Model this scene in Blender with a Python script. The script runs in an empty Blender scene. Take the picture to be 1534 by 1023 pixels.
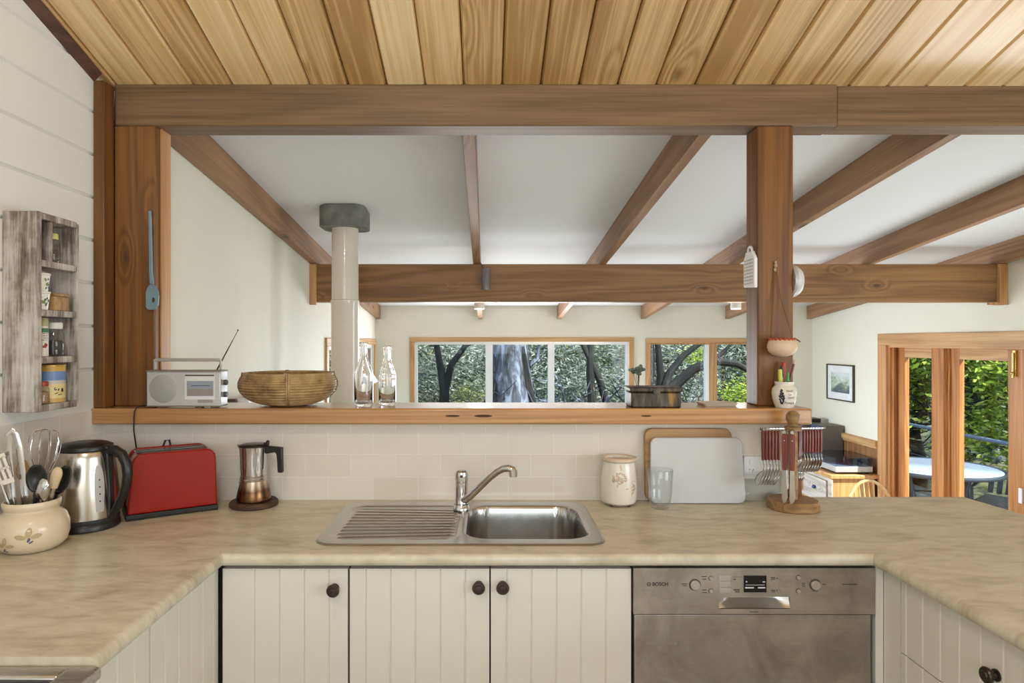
import bpy, bmesh, math, random
from mathutils import Vector, Matrix, noise
random.seed(7)
S = bpy.context.scene
C = S.collection
PI = math.pi
F, CX, CY, H = 980.0, 728.0, 511.5, 1.435      # lens and eye height, from the lines of the room
R = math.radians

# ------------------------------------------------------------------ node helpers
def lin(c):
    return tuple(((v/255)/12.92 if v/255 <= .04045 else ((v/255+.055)/1.055)**2.4) for v in c) + (1,)
class NT:
    def __init__(s, name):
        s.m = bpy.data.materials.new(name); s.m.use_nodes = True
        s.t = s.m.node_tree; s.t.nodes.clear()
        s.out = s.t.nodes.new('ShaderNodeOutputMaterial')
    def n(s, typ, props=None, **ins):
        k = s.t.nodes.new('ShaderNode'+typ)
        for a, v in (props or {}).items(): setattr(k, a, v)
        for a, v in ins.items():
            key = int(a[1:]) if a[0] == 'i' and a[1:].isdigit() else a.replace('_', ' ')
            sk = k.inputs[key]
            if isinstance(v, bpy.types.NodeSocket): s.t.links.new(v, sk)
            elif isinstance(v, bpy.types.Node): s.t.links.new(v.outputs[0], sk)
            else: sk.default_value = v
        return k
    def math(s, op, a, b=None, c=None, clamp=False):
        ins = {'i0': a}
        if b is not None: ins['i1'] = b
        if c is not None: ins['i2'] = c
        return s.n('Math', {'operation': op, 'use_clamp': clamp}, **ins).outputs[0]
    def ramp(s, fac, stops, interp='LINEAR'):
        k = s.n('ValToRGB', None, Fac=fac); cr = k.color_ramp; cr.interpolation = interp
        while len(cr.elements) < len(stops): cr.elements.new(.5)
        for e, (p, c) in zip(cr.elements, stops): e.position = p; e.color = c
        return k.outputs[0]
    def mix(s, f, a, b, mode='MIX'):
        k = s.n('Mix', {'data_type': 'RGBA', 'blend_type': mode})
        for i, v in ((0, f), (6, a), (7, b)):
            if isinstance(v, bpy.types.NodeSocket): s.t.links.new(v, k.inputs[i])
            else: k.inputs[i].default_value = v
        return k.outputs[2]
    def coord(s): return s.n('TexCoord').outputs['Object']
    def mapv(s, v, scale=(1,1,1), rot=(0,0,0), loc=(0,0,0)):
        return s.n('Mapping', None, Vector=v, Scale=scale, Rotation=rot, Location=loc).outputs[0]
    def noise(s, v, scale, detail=2, rough=.5, dist=0):
        return s.n('TexNoise', None, Vector=v, Scale=scale, Detail=detail, Roughness=rough, Distortion=dist).outputs[0]
    def smooth(s, v, a, b):
        return s.n('MapRange', {'interpolation_type': 'SMOOTHSTEP'}, Value=v, From_Min=a, From_Max=b).outputs[0]
    def bump(s, h, st=.3, d=.002):
        return s.n('Bump', None, Height=h, Strength=st, Distance=d).outputs[0]
    def surf(s, **ins):
        b = s.n('BsdfPrincipled', None, **ins)
        s.t.links.new(b.outputs[0], s.out.inputs[0]); return s.m

def plain(name, rgb, rough=.5, metal=0, spec=.5, coat=0, var=.06, nscale=14, bump=0):
    t = NT(name); v = t.coord()
    f = t.noise(v, nscale, 3)
    c = lin(rgb)
    col = t.ramp(f, [(.3, tuple(x*(1-var) for x in c[:3])+(1,)), (.7, tuple(min(1, x*(1+var)) for x in c[:3])+(1,))])
    r = t.math('MULTIPLY_ADD', t.noise(v, 30, 2), .12, rough-.06)
    ins = dict(Base_Color=col, Roughness=r, Metallic=metal, Specular_IOR_Level=spec, Coat_Weight=coat)
    if bump: ins['Normal'] = t.bump(t.noise(v, 120, 3), bump)
    return t.surf(**ins)

def wood(name, dark, mid, light, axis='X', rough=.45, knots=.25, island=False, knotcol=(58, 34, 18), cross=7.0, along=.4,
         rings=55, tint=.0, coat=0, kscale=(1.9, 5.0), rw=.2, slope=0):
    t = NT(name); v = t.coord()
    if slope: v = t.mapv(v, rot=(math.atan(slope), 0, 0))      # grain follows the pitch of the roof
    rnd = t.n('NewGeometry').outputs['Random Per Island'] if island else t.n('ObjectInfo').outputs['Random']
    off = t.n('CombineXYZ', None, X=t.math('MULTIPLY', rnd, 31.0), Y=t.math('MULTIPLY', rnd, 17.0), Z=t.math('MULTIPLY', rnd, 53.0)).outputs[0]
    v = t.n('VectorMath', {'operation': 'ADD'}, i0=v, i1=off).outputs[0]
    def sc(a, c):
        d = {'X': (a, c, c), 'Y': (c, a, c), 'Z': (c, c, a)}[axis]
        return t.mapv(v, d)
    n1 = t.noise(sc(along, cross), 1.0, 1.5, .4, .15)
    vor = t.n('TexVoronoi', None, Vector=sc(*kscale), Scale=1.0)
    d = vor.outputs['Distance']; cc = t.n('SeparateColor', None, Color=vor.outputs['Color']).outputs[0]
    gate = t.math('LESS_THAN', cc, knots)
    halo = t.math('MULTIPLY', t.smooth(d, .42, .02), gate)
    n1 = t.math('MULTIPLY_ADD', halo, .22, n1)
    rg = t.math('MULTIPLY_ADD', t.math('SINE', t.math('MULTIPLY', n1, rings)), .5, .5)
    fib = t.noise(sc(2.5, 130), 1.0, 2, .6)
    big = t.noise(sc(.5, 2.2), 1.0, 2)
    val = t.math('ADD', t.math('MULTIPLY', rg, rw), t.math('MULTIPLY', fib, .50))
    val = t.math('ADD', val, t.math('MULTIPLY', big, .33))
    val = t.math('ADD', val, t.math('MULTIPLY', t.math('SUBTRACT', rnd, .5), tint))
    col = t.ramp(val, [(.25, lin(dark)), (.52, lin(mid)), (.78, lin(light))])
    kn = t.math('MULTIPLY', t.smooth(d, .15, .05), gate)
    col = t.mix(t.math('MULTIPLY', kn, .85), col, lin(knotcol))
    ro = t.math('MULTIPLY_ADD', fib, .15, rough-.07)
    return t.surf(Base_Color=col, Roughness=ro, Normal=t.bump(fib, .12, .001), Coat_Weight=coat, Coat_Roughness=.25)

def metal(name, rgb, rough=.25, axis=None, var=.12, streak=200):
    t = NT(name); v = t.coord()
    if axis: v = t.mapv(v, {'X': (2, streak, streak), 'Y': (streak, 2, streak), 'Z': (streak, streak, 2)}[axis]); f = t.noise(v, 1, 2)
    else: f = t.noise(v, 9, 4, .6)
    c = lin(rgb)
    col = t.ramp(f, [(.3, tuple(x*(1-var) for x in c[:3])+(1,)), (.7, c)])
    return t.surf(Base_Color=col, Metallic=1.0, Roughness=t.math('MULTIPLY_ADD', f, .16, rough-.08), Normal=t.bump(f, .05, .0005))

def glassy(name, rgb=(255, 255, 255), ior=1.45, rough=0.0):
    t = NT(name)
    return t.surf(Base_Color=lin(rgb), Roughness=rough, IOR=ior, Transmission_Weight=1.0)
def pane_glass(name, tint=(245, 250, 250), f0=.012, pw=5.0):
    t = NT(name)
    fr = t.math('MULTIPLY_ADD', t.math('POWER', t.n('LayerWeight', None, Blend=.5).outputs['Facing'], pw), .9, f0)
    m = t.n('MixShader', None, Fac=fr, i1=t.n('BsdfTransparent', None, Color=lin(tint)), i2=t.n('BsdfGlossy', None, Roughness=.01))
    t.t.links.new(m.outputs[0], t.out.inputs[0]); return t.m
def glow(name, rgb, st):
    t = NT(name); e = t.n('Emission', None, Color=lin(rgb), Strength=st); t.t.links.new(e.outputs[0], t.out.inputs[0]); return t.m

# ------------------------------------------------------------------ mesh helpers
class MB:
    def __init__(s): s.bm = bmesh.new()
    def box(s, x0, x1, y0, y1, z0, z1):
        vs = [s.bm.verts.new(p) for p in ((x0,y0,z0),(x1,y0,z0),(x1,y1,z0),(x0,y1,z0),(x0,y0,z1),(x1,y0,z1),(x1,y1,z1),(x0,y1,z1))]
        for f in ((3,2,1,0),(4,5,6,7),(0,1,5,4),(1,2,6,5),(2,3,7,6),(3,0,4,7)): s.bm.faces.new([vs[i] for i in f])
        return s
    def obox(s, p0, p1, w, h, up=(0,0,1)):
        """a bar of section w x h from p0 to p1"""
        p0, p1 = Vector(p0), Vector(p1); d = (p1-p0).normalized(); a = d.cross(Vector(up)).normalized(); b = a.cross(d)
        vs = []
        for p in (p0, p1):
            for i, j in ((-1,-1),(1,-1),(1,1),(-1,1)): vs.append(s.bm.verts.new(p + a*i*w/2 + b*j*h/2))
        for f in ((0,1,2,3),(7,6,5,4),(0,4,5,1),(1,5,6,2),(2,6,7,3),(3,7,4,0)): s.bm.faces.new([vs[i] for i in f])
        return s
    def prism(s, poly, axis, a0, a1):
        def p(u, v, w): return {'X': (w,u,v), 'Y': (u,w,v), 'Z': (u,v,w)}[axis]
        A = [s.bm.verts.new(p(u,v,a0)) for u, v in poly]; B = [s.bm.verts.new(p(u,v,a1)) for u, v in poly]
        n = len(poly); s.bm.faces.new(A[::-1]); s.bm.faces.new(B)
        for i in range(n): s.bm.faces.new([A[i], A[(i+1)%n], B[(i+1)%n], B[i]])
        return s
    def loft(s, rings, closed=True, cap0=True, cap1=True):
        L = [[s.bm.verts.new(p) for p in r] for r in rings]; n = len(L[0])
        for a, b in zip(L, L[1:]):
            for i in range(n if closed else n-1): s.bm.faces.new([a[i], a[(i+1)%n], b[(i+1)%n], b[i]])
        if closed and cap0: s.bm.faces.new(L[0][::-1])
        if closed and cap1: s.bm.faces.new(L[-1])
        return s
    def lathe(s, prof, n=40, c=(0,0,0), axis='Z', cap=True, sx=1, sy=1):
        rings = []
        for r, z in prof:
            ring = []
            for i in range(n):
                a = 2*PI*i/n; u, v = r*math.cos(a)*sx, r*math.sin(a)*sy
                q = {'Z': (u,v,z), 'X': (z,u,v), 'Y': (u,z,v)}[axis]
                ring.append((c[0]+q[0], c[1]+q[1], c[2]+q[2]))
            rings.append(ring)
        return s.loft(rings, True, cap, cap)
    def cyl(s, p0, p1, r0, r1=None, n=20): return s.tube([p0, p1], [r0, r0 if r1 is None else r1], n)
    def tube(s, pts, r, n=10, up=None, flat=1.0):
        pts = [Vector(p) for p in pts]; m = len(pts); rs = r if isinstance(r, (list, tuple)) else [r]*m
        rings = []; a = None
        for i, p in enumerate(pts):
            d = (pts[min(i+1, m-1)]-pts[max(i-1, 0)]).normalized()
            if a is None:
                u = Vector(up) if up else (Vector((0,0,1)) if abs(d.z) < .9 else Vector((0,1,0)))
                a = d.cross(u).normalized()
            else: a = (a - d*a.dot(d)).normalized()
            b = d.cross(a)
            rings.append([p + (a*math.cos(2*PI*k/n) + b*math.sin(2*PI*k/n)*flat)*rs[i] for k in range(n)])
        return s.loft(rings)
    def sph(s, c, r, u=20, v=12):
        rx, ry, rz = (r,)*3 if not isinstance(r, (tuple, list)) else r
        prof = [[(c[0]+rx*math.sin(PI*j/v)*math.cos(2*PI*i/u), c[1]+ry*math.sin(PI*j/v)*math.sin(2*PI*i/u), c[2]-rz*math.cos(PI*j/v)) for i in range(u)] for j in range(1, v)]
        s.loft(prof); return s
    def torus(s, c, R_, r, axis='Z', n=32, m=10, a0=0, a1=2*PI):
        full = abs(a1-a0-2*PI) < 1e-6; rings = []
        for i in range(n if full else n+1):
            a = a0+(a1-a0)*i/n; ring = []
            for k in range(m):
                b = 2*PI*k/m; q = ((R_+r*math.cos(b))*math.cos(a), (R_+r*math.cos(b))*math.sin(a), r*math.sin(b))
                q = {'Z': q, 'X': (q[2],q[0],q[1]), 'Y': (q[0],q[2],q[1])}[axis]
                ring.append((c[0]+q[0], c[1]+q[1], c[2]+q[2]))
            rings.append(ring)
        if full: rings.append(rings[0])
        return s.loft(rings, True, not full, not full)
    def poly(s, pts):
        s.bm.faces.new([s.bm.verts.new(p) for p in pts]); return s
    def xf(s, M):
        bmesh.ops.transform(s.bm, matrix=M, verts=s.bm.verts); return s
    def build(s, name, m=None, parent=None, bevel=0, seg=2, smooth=True, ang=35, solid=0, subd=0):
        bmesh.ops.remove_doubles(s.bm, verts=s.bm.verts, dist=1e-6)
        bmesh.ops.recalc_face_normals(s.bm, faces=s.bm.faces)
        me = bpy.data.meshes.new(name); s.bm.to_mesh(me); s.bm.free()
        if m: me.materials.append(m)
        if smooth:
            me.polygons.foreach_set('use_smooth', [True]*len(me.polygons))
            me.set_sharp_from_angle(angle=R(ang))
        o = bpy.data.objects.new(name, me); C.objects.link(o)
        if parent: o.parent = parent
        if solid:
            q = o.modifiers.new('s', 'SOLIDIFY'); q.thickness = solid; q.offset = 0
        if bevel:
            q = o.modifiers.new('b', 'BEVEL'); q.width = bevel; q.segments = seg; q.limit_method = 'ANGLE'; q.angle_limit = R(40); q.harden_normals = False
        if subd:
            q = o.modifiers.new('d', 'SUBSURF'); q.levels = subd; q.render_levels = subd
        return o
def rrect(x0, x1, y0, y1, r, n=6):
    out = []
    for cx, cy, a in ((x1-r, y1-r, 0), (x0+r, y1-r, PI/2), (x0+r, y0+r, PI), (x1-r, y0+r, 1.5*PI)):
        for i in range(n+1):
            b = a + PI/2*i/n; out.append((cx+r*math.cos(b), cy+r*math.sin(b)))
    return out
def thing(name, label, cat, loc=(0,0,0), rz=0, group=None):
    o = bpy.data.objects.new(name, None); C.objects.link(o); o.location = loc; o.rotation_euler = (0,0,rz); o.empty_display_size = .05
    return tag(o, label, cat, group)
def tag(o, label, cat, group=None, kind=None):
    o['label'] = label; o['category'] = cat
    if group: o['group'] = group
    if kind: o['kind'] = kind
    return o
def struct(o): o['kind'] = 'structure'; return o
def copy_tree(o, parent=None):
    c = o.copy(); C.objects.link(c)
    if parent: c.parent = parent
    for ch in list(o.children): copy_tree(ch, c)
    return c
def text_mesh(s, size, name, m, parent, fn, font_bold=False, depth=.0004):
    """flat letters in the local XZ plane, mapped by fn(x, z, d) onto the surface they are printed on"""
    cu = bpy.data.curves.new('lettering', 'FONT'); cu.body = s; cu.size = size; cu.align_x = 'CENTER'; cu.align_y = 'CENTER'; cu.extrude = depth
    if font_bold: cu.offset = size*.02
    to = bpy.data.objects.new('lettering', cu); C.objects.link(to)
    dg = bpy.context.evaluated_depsgraph_get(); me = bpy.data.meshes.new_from_object(to.evaluated_get(dg))
    bpy.data.objects.remove(to); bpy.data.curves.remove(cu)
    for v in me.vertices: v.co = fn(v.co.x, v.co.y, v.co.z)
    me.name = name; me.materials.clear(); me.materials.append(m)
    o = bpy.data.objects.new(name, me); C.objects.link(o); o.parent = parent
    return o
def XZ(px, py, Y): return (px-CX)*Y/F, H-(py-CY)*Y/F

# ------------------------------------------------------------------ materials
M = {}
M['beam'] = wood('beam_timber', (92, 70, 46), (124, 96, 66), (146, 116, 82), 'X', .5, .16, rw=.14)
M['beam_far'] = wood('far_beam_timber', (96, 64, 34), (134, 94, 54), (158, 116, 72), 'X', .5, .5, kscale=(3.4, 8.0))
M['post'] = wood('post_timber', (82, 48, 17), (118, 74, 28), (140, 94, 42), 'Z', .45, .4, kscale=(3.4, 9))
M['rafter'] = wood('rafter_timber', (112, 80, 56), (148, 110, 78), (170, 132, 98), 'Y', .5, .2, kscale=(2.4, 7), slope=.107)
M['ledge'] = wood('ledge_timber', (142, 96, 52), (180, 130, 78), (202, 154, 100), 'X', .2, .12, rings=60, coat=.9)
M['lining'] = wood('ceiling_pine', (180, 138, 86), (228, 190, 134), (244, 218, 172), 'Y', .4, .3, island=True, rings=70, along=.22, tint=.42, coat=.3, kscale=(1.9, 5.5), rw=.15, slope=.288)
M['arch_x'] = wood('architrave_pine_h', (150, 108, 66), (190, 146, 98), (212, 172, 126), 'X', .45, .12)
M['arch_y'] = wood('architrave_pine_d', (150, 108, 66), (190, 146, 98), (212, 172, 126), 'Y', .45, .12)
M['arch_z'] = wood('architrave_pine_v', (150, 104, 60), (190, 140, 90), (212, 168, 120), 'Z', .45, .12)
M['jamb'] = wood('door_timber', (132, 78, 36), (178, 116, 62), (202, 146, 92), 'Z', .4, .06)
M['pine'] = wood('sideboard_pine', (160, 112, 62), (200, 150, 92), (218, 176, 122), 'Z', .4, .15)
M['limed'] = wood('limed_pine', (150, 140, 130), (196, 188, 178), (216, 208, 198), 'Y', .5, .1)  # pine whitened in its colour for the bluish light on the sideboard front
M['darktrim'] = wood('dark_trim_timber', (58, 38, 28), (84, 56, 42), (104, 74, 56), 'Y', .5, .1)
M['cork'] = wood('trivet_wood', (46, 28, 18), (78, 50, 32), (104, 70, 46), 'X', .6, 0)
M['stand'] = wood('cutlery_stand_wood', (104, 76, 44), (146, 110, 68), (170, 134, 88), 'X', .5, .05, cross=14)
M['board'] = wood('chopping_board_wood', (136, 102, 62), (168, 132, 88), (188, 154, 108), 'X', .55, .05)
M['boxwood'] = wood('box_wood', (120, 90, 52), (164, 130, 84), (186, 154, 104), 'X', .6, .2)
M['redwood'] = wood('cutlery_handle_wood', (82, 30, 24), (118, 52, 42), (140, 70, 58), 'Z', .4, 0, cross=40)
M['bentwood'] = wood('chair_wood', (176, 138, 88), (206, 168, 116), (222, 190, 142), 'Z', .35, 0)
M['decking'] = wood('deck_timber', (90, 84, 80), (128, 122, 116), (150, 146, 140), 'Y', .6, .1, island=True, tint=.3)
M['cream'] = plain('cream_wall_paint', (224, 220, 204), .65, var=.015, nscale=2)
M['white_ceil'] = plain('white_ceiling_paint', (228, 228, 228), .7, var=.01, nscale=2)
M['shiplap'] = plain('white_board_paint', (224, 223, 217), .5, var=.015, nscale=3)
M['door_paint'] = plain('cabinet_door_paint', (218, 213, 200), .4, var=.015, nscale=3)
M['carcass'] = plain('cabinet_carcass', (60, 56, 50), .6)
M['winwhite'] = plain('white_window_paint', (232, 234, 238), .4, var=.02)
M['black'] = plain('black_plastic', (24, 23, 22), .35, var=.1)
M['blackrub'] = plain('dark_rubber', (30, 29, 28), .6, var=.1)
M['knob'] = plain('bronze_knob', (70, 62, 54), .32, metal=.7, var=.15)
M['steel'] = metal('brushed_steel', (196, 192, 186), .3, 'X')
M['kettle'] = metal('kettle_steel', (200, 192, 180), .24, 'Z', streak=90)
M['sinksteel'] = plain('sink_steel', (192, 190, 186), .24, metal=1.0, var=.02, nscale=3)
M['chrome'] = metal('chrome', (214, 214, 214), .1)
M['cutsteel'] = metal('cutlery_steel', (206, 204, 200), .16)
M['pane'] = pane_glass('window_glass')
M['glass'] = glassy('clear_glass')
M['thinglass'] = pane_glass('thin_clear_glass', (251, 252, 252), .04, 3.0)
M['clearplastic'] = pane_glass('clear_plastic', (252, 253, 253), .03, 4.0)
M['red'] = plain('red_enamel', (142, 26, 9), .34, spec=.3, var=.02)
M['ceramic'] = plain('cream_ceramic', (214, 198, 170), .3, var=.03, coat=.3)
M['whiteboard'] = plain('white_board_plastic', (192, 194, 197), .45, var=.02)
M['whiteceramic'] = plain('white_ceramic', (222, 216, 204), .3, var=.03, coat=.3)
M['silverplastic'] = plain('silver_plastic', (190, 190, 190), .38, metal=.3, var=.02)
M['galv'] = plain('weathered_collar_metal', (120, 120, 116), .6, metal=.3, var=.25, nscale=18)
M['flue'] = plain('flue_enamel', (214, 204, 190), .25, var=.03, nscale=4, coat=.3)
M['bluespat'] = plain('blue_grey_plastic', (112, 136, 148), .4, var=.06)

def bench_mat():
    t = NT('laminate_stone'); v = t.coord()
    a = t.noise(t.mapv(v, (3.5, 9, 3), (0, 0, .5)), 2.0, 6, .62, .8)
    b = t.noise(t.mapv(v, (14, 40, 14), (0, 0, .5)), 1.0, 4, .6, .4)
    f = t.math('ADD', t.math('MULTIPLY', a, .65), t.math('MULTIPLY', b, .35))
    col = t.ramp(f, [(.33, lin((172, 160, 136))), (.47, lin((198, 187, 164))), (.6, lin((212, 203, 182))), (.72, lin((184, 171, 147)))])
    return t.surf(Base_Color=col, Roughness=t.math('MULTIPLY_ADD', b, .14, .27), Specular_IOR_Level=.5)
M['bench'] = bench_mat()
def tile_mat(name, plane):
    t = NT(name); v = t.coord()
    s = t.n('SeparateXYZ', None, Vector=v)
    u = s.outputs[0] if plane == 'X' else s.outputs[1]
    w = t.n('CombineXYZ', None, X=u, Y=t.math('SUBTRACT', s.outputs[2], .9005)).outputs[0]
    br = t.n('TexBrick', {'offset': .5, 'squash': 1}, Vector=w, Color1=lin((214, 207, 196)), Color2=lin((219, 213, 203)), Mortar=lin((231, 226, 218)),
             Scale=1.0, Mortar_Size=.0014, Mortar_Smooth=.3, Bias=0.0, Brick_Width=.1525, Row_Height=.0770)
    return t.surf(Base_Color=br.outputs['Color'], Roughness=.16, Normal=t.n('Bump', {'invert': True}, Height=br.outputs['Fac'], Strength=.5, Distance=.0012).outputs[0])
M['tile'] = tile_mat('glazed_wall_tiles', 'X'); M['tile_side'] = tile_mat('glazed_side_tiles', 'Y')
def rack_mat():
    t = NT('whitewashed_crate'); v = t.coord()
    f = t.noise(t.mapv(v, (26, 26, 3.2)), 1, 5, .65, .4); g = t.noise(v, 11, 4, .6); h = t.noise(t.mapv(v, (160, 160, 8)), 1, 2)
    k = t.math('ADD', t.math('MULTIPLY', f, .6), t.math('MULTIPLY', g, .4)); k = t.math('MULTIPLY_ADD', t.math('SUBTRACT', h, .5), .25, k)
    col = t.ramp(k, [(.32, lin((70, 58, 48))), (.43, lin((126, 114, 102))), (.52, lin((176, 168, 160))), (.66, lin((206, 202, 198)))])
    return t.surf(Base_Color=col, Roughness=.8, Normal=t.bump(h, .3, .002))
M['rack'] = rack_mat()
def rattan_mat():
    t = NT('rattan_cane'); v = t.coord()
    f = t.noise(v, 35, 3, .6); g = t.noise(v, 6, 2)
    col = t.ramp(t.math('ADD', t.math('MULTIPLY', f, .6), t.math('MULTIPLY', g, .4)), [(.3, lin((96, 72, 42))), (.5, lin((158, 128, 84))), (.7, lin((186, 158, 112)))])
    return t.surf(Base_Color=col, Roughness=.42)
M['rattan'] = rattan_mat()
def tin_mat():
    t = NT('aged_tin'); v = t.coord()
    f = t.noise(t.mapv(v, (60, 60, 14)), 1, 4, .6); g = t.noise(v, 20, 3)
    band = t.smooth(t.noise(t.mapv(v, (26, 26, 3)), 1, 2), .54, .66)
    col = t.ramp(f, [(.3, lin((44, 40, 36))), (.6, lin((86, 80, 72))), (.75, lin((110, 102, 90)))])
    col = t.mix(t.math('MULTIPLY', band, t.smooth(g, .4, .6)), col, lin((150, 116, 62)))
    return t.surf(Base_Color=col, Roughness=.45, Metallic=.55)
M['tin'] = tin_mat()
def dish_mat():
    t = NT('dishwasher_steel'); v = t.coord()
    f = t.noise(t.mapv(v, (3, 180, 180)), 1, 2); g = t.noise(v, 7, 5, .65, .6)
    sp = t.smooth(t.noise(v, 24, 4, .6), .66, .74)
    col = t.ramp(t.math('ADD', t.math('MULTIPLY', f, .10), t.math('MULTIPLY', g, .9)), [(.3, lin((142, 134, 124))), (.65, lin((184, 176, 164)))])
    col = t.mix(t.math('MULTIPLY', sp, .35), col, lin((206, 196, 176)))
    return t.surf(Base_Color=col, Metallic=.85, Roughness=t.math('MULTIPLY_ADD', g, .2, .28))
M['dish'] = dish_mat()
def moka_mat():
    t = NT('scorched_steel'); v = t.coord()
    z = t.n('SeparateXYZ', None, Vector=v).outputs[2]; g = t.noise(v, 30, 4, .6)
    f = t.math('ADD', t.smooth(z, .0, .075), t.math('MULTIPLY', t.math('SUBTRACT', g, .5), .5))
    col = t.ramp(f, [(.1, lin((120, 90, 60))), (.45, lin((96, 66, 46))), (.95, lin((190, 170, 146)))])
    return t.surf(Base_Color=col, Metallic=1.0, Roughness=.25)
M['scorch'] = moka_mat()
def leaf_mat(name, stops):
    t = NT(name); r = t.n('NewGeometry').outputs['Random Per Island']
    col = t.ramp(r, [(p, lin(c)) for p, c in stops])
    d = t.n('BsdfPrincipled', None, Base_Color=col, Roughness=.45, Specular_IOR_Level=.4); tr = t.n('BsdfTranslucent', None, Color=col)
    m = t.n('MixShader', None, Fac=.45, i1=d, i2=tr); t.t.links.new(m.outputs[0], t.out.inputs[0]); return t.m
M['leaf_grey'] = leaf_mat('gum_leaves', [(0, (40, 50, 40)), (.45, (122, 132, 116)), (.75, (176, 184, 168)), (1, (220, 224, 212))])
M['leaf_olive'] = leaf_mat('olive_leaves', [(0, (52, 62, 34)), (.5, (112, 126, 74)), (.9, (160, 166, 104)), (1, (190, 176, 110))])
M['leaf_lime'] = leaf_mat('bright_leaves', [(0, (54, 76, 20)), (.45, (134, 166, 46)), (.8, (192, 206, 78)), (1, (226, 224, 124))])
def bark_mat(name, a, b, c, sc=6):
    t = NT(name); v = t.coord()
    f = t.noise(t.mapv(v, (sc, sc, sc*.28)), 1, 5, .6, .6)
    return t.surf(Base_Color=t.ramp(f, [(.38, lin(a)), (.5, lin(b)), (.62, lin(c))]), Roughness=.8, Normal=t.bump(f, .6, .02))
M['bark_dark'] = bark_mat('dark_bark', (6, 5, 5), (15, 14, 13), (44, 41, 39))
M['bark_gum'] = bark_mat('gum_bark', (22, 22, 26), (72, 76, 88), (138, 146, 164), 8)
def ground_mat():
    t = NT('bush_ground'); v = t.coord(); f = t.noise(v, 1.2, 8, .7)
    return t.surf(Base_Color=t.ramp(f, [(.3, lin((40, 44, 28))), (.5, lin((86, 88, 56))), (.7, lin((120, 112, 78)))]), Roughness=.9)
M['ground'] = ground_mat()

# ------------------------------------------------------------------ room shell
Yw, Yfar, XL, XL2, XR = 2.217, 7.0, -1.30, -1.18, 3.49
KS, LS = .288, .107                      # roof pitches
ZB = 2.169                               # underside of the near beam
def zc(y): return 2.306 + KS*(2.24-y)    # kitchen lining
def zl(y): return 2.312 - LS*(y-2.35)    # living-room ceiling
FZ = -.65
struct(MB().box(XL, 1.66, -2.2, 2.30, -.05, 0).build('floor', plain('kitchen_floor', (168, 164, 156), .5), None, smooth=False))
struct(MB().prism([(XL2, 2.31), (1.665, 2.31), (1.665, -2.2), (XR, -2.2), (XR, Yfar), (XL2, Yfar)], 'Z', FZ-.05, FZ).build('floor_living_room', plain('living_floor_carpet', (158, 158, 154), .9), None, smooth=False))
# left kitchen wall of horizontal V-jointed boards
prof = []; z = 1.9116-.142*14; prof_pts = [(XL-.12, -.05), (XL, -.05)]
while z < 3.65:
    if z > 0: prof_pts += [(XL, z-.006), (XL-.009, z), (XL, z+.006)]
    z += .142
prof_pts += [(XL, 3.66), (XL-.12, 3.66)]
wl = struct(MB().prism(prof_pts, 'Y', -2.2, 2.36).build('wall_left', M['shiplap'], None, smooth=False))
MB().box(XL, XL+.006, 1.1, Yw, .9, 1.208).build('tile_splashback', M['tile_side'], wl, smooth=False)
# half wall under the ledge
wh = struct(MB().box(XL, 1.052, Yw, 2.325, -.66, 1.162).build('wall_half', M['cream'], None, smooth=False))
MB().box(XL+.006, 1.04, Yw-.006, Yw, .9, 1.162).build('tile_splashback', M['tile'], wh, smooth=False)
MB().box(1.04, 1.068, Yw-.006, 2.33, .9, 1.162).build('end_trim', M['post'], wh, bevel=.002)
MB().box(XL+.001, XL2, 2.337, 2.36, -.05, 2.40).build('wall_left_return', M['cream'], None, smooth=False)['kind'] = 'structure'
def wall_cells(us, vs, holes):
    """rectangles of a wall grid that are not inside an opening"""
    us = sorted(set(us + [h[i] for h in holes for i in (0, 1)])); vs = sorted(set(vs + [h[i] for h in holes for i in (2, 3)]))
    for u0, u1 in zip(us, us[1:]):
        for v0, v1 in zip(vs, vs[1:]):
            cu, cv = (u0+u1)/2, (v0+v1)/2
            if not any(h[0] < cu < h[1] and h[2] < cv < h[3] for h in holes): yield u0, u1, v0, v1
def wall(name, axis, pos, th, us, vs, holes, m):
    b = MB()
    for u0, u1, v0, v1 in wall_cells(us, vs, holes):
        if axis == 'Y': b.box(u0, u1, pos, pos+th, v0, v1)
        else: b.box(min(pos, pos+th), max(pos, pos+th), u0, u1, v0, v1)
    return struct(b.build(name, m, None, smooth=False))
W1 = (-.764, 1.529, .40, 1.4314); W2 = (1.757, 3.12, .40, 1.417); W3 = (4.85, 6.88, .40, 1.40)
D1 = (3.0, 5.68, FZ, 1.403)
wall('wall_far', 'Y', Yfar, .12, [XL2-.12, XR+.12], [FZ-.05, 1.95], [W1, W2], M['cream'])
wall('wall_left_living', 'X', XL2, -.12, [2.36, Yfar+.12], [FZ-.05, 2.40], [W3], M['cream'])
wall('wall_right', 'X', XR, .12, [-2.2, Yfar], [FZ-.05, 2.40], [D1, (-1.9, .4, .5, 1.9)], M['cream'])  # second opening is an unseen side window, added to let light in
struct(MB().prism([(-2.2, 2.40), (2.36, 2.40), (2.24, 2.42), (-2.2, 3.72)], 'X', XR, XR+.12).build('wall_right_gable', M['cream'], None, smooth=False))
wall('wall_back', 'Y', -2.32, .12, [XL-.12, XR+.12], [FZ-.05, 3.75], [(-.9, 1.1, 1.0, 2.3)], M['cream'])
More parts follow.
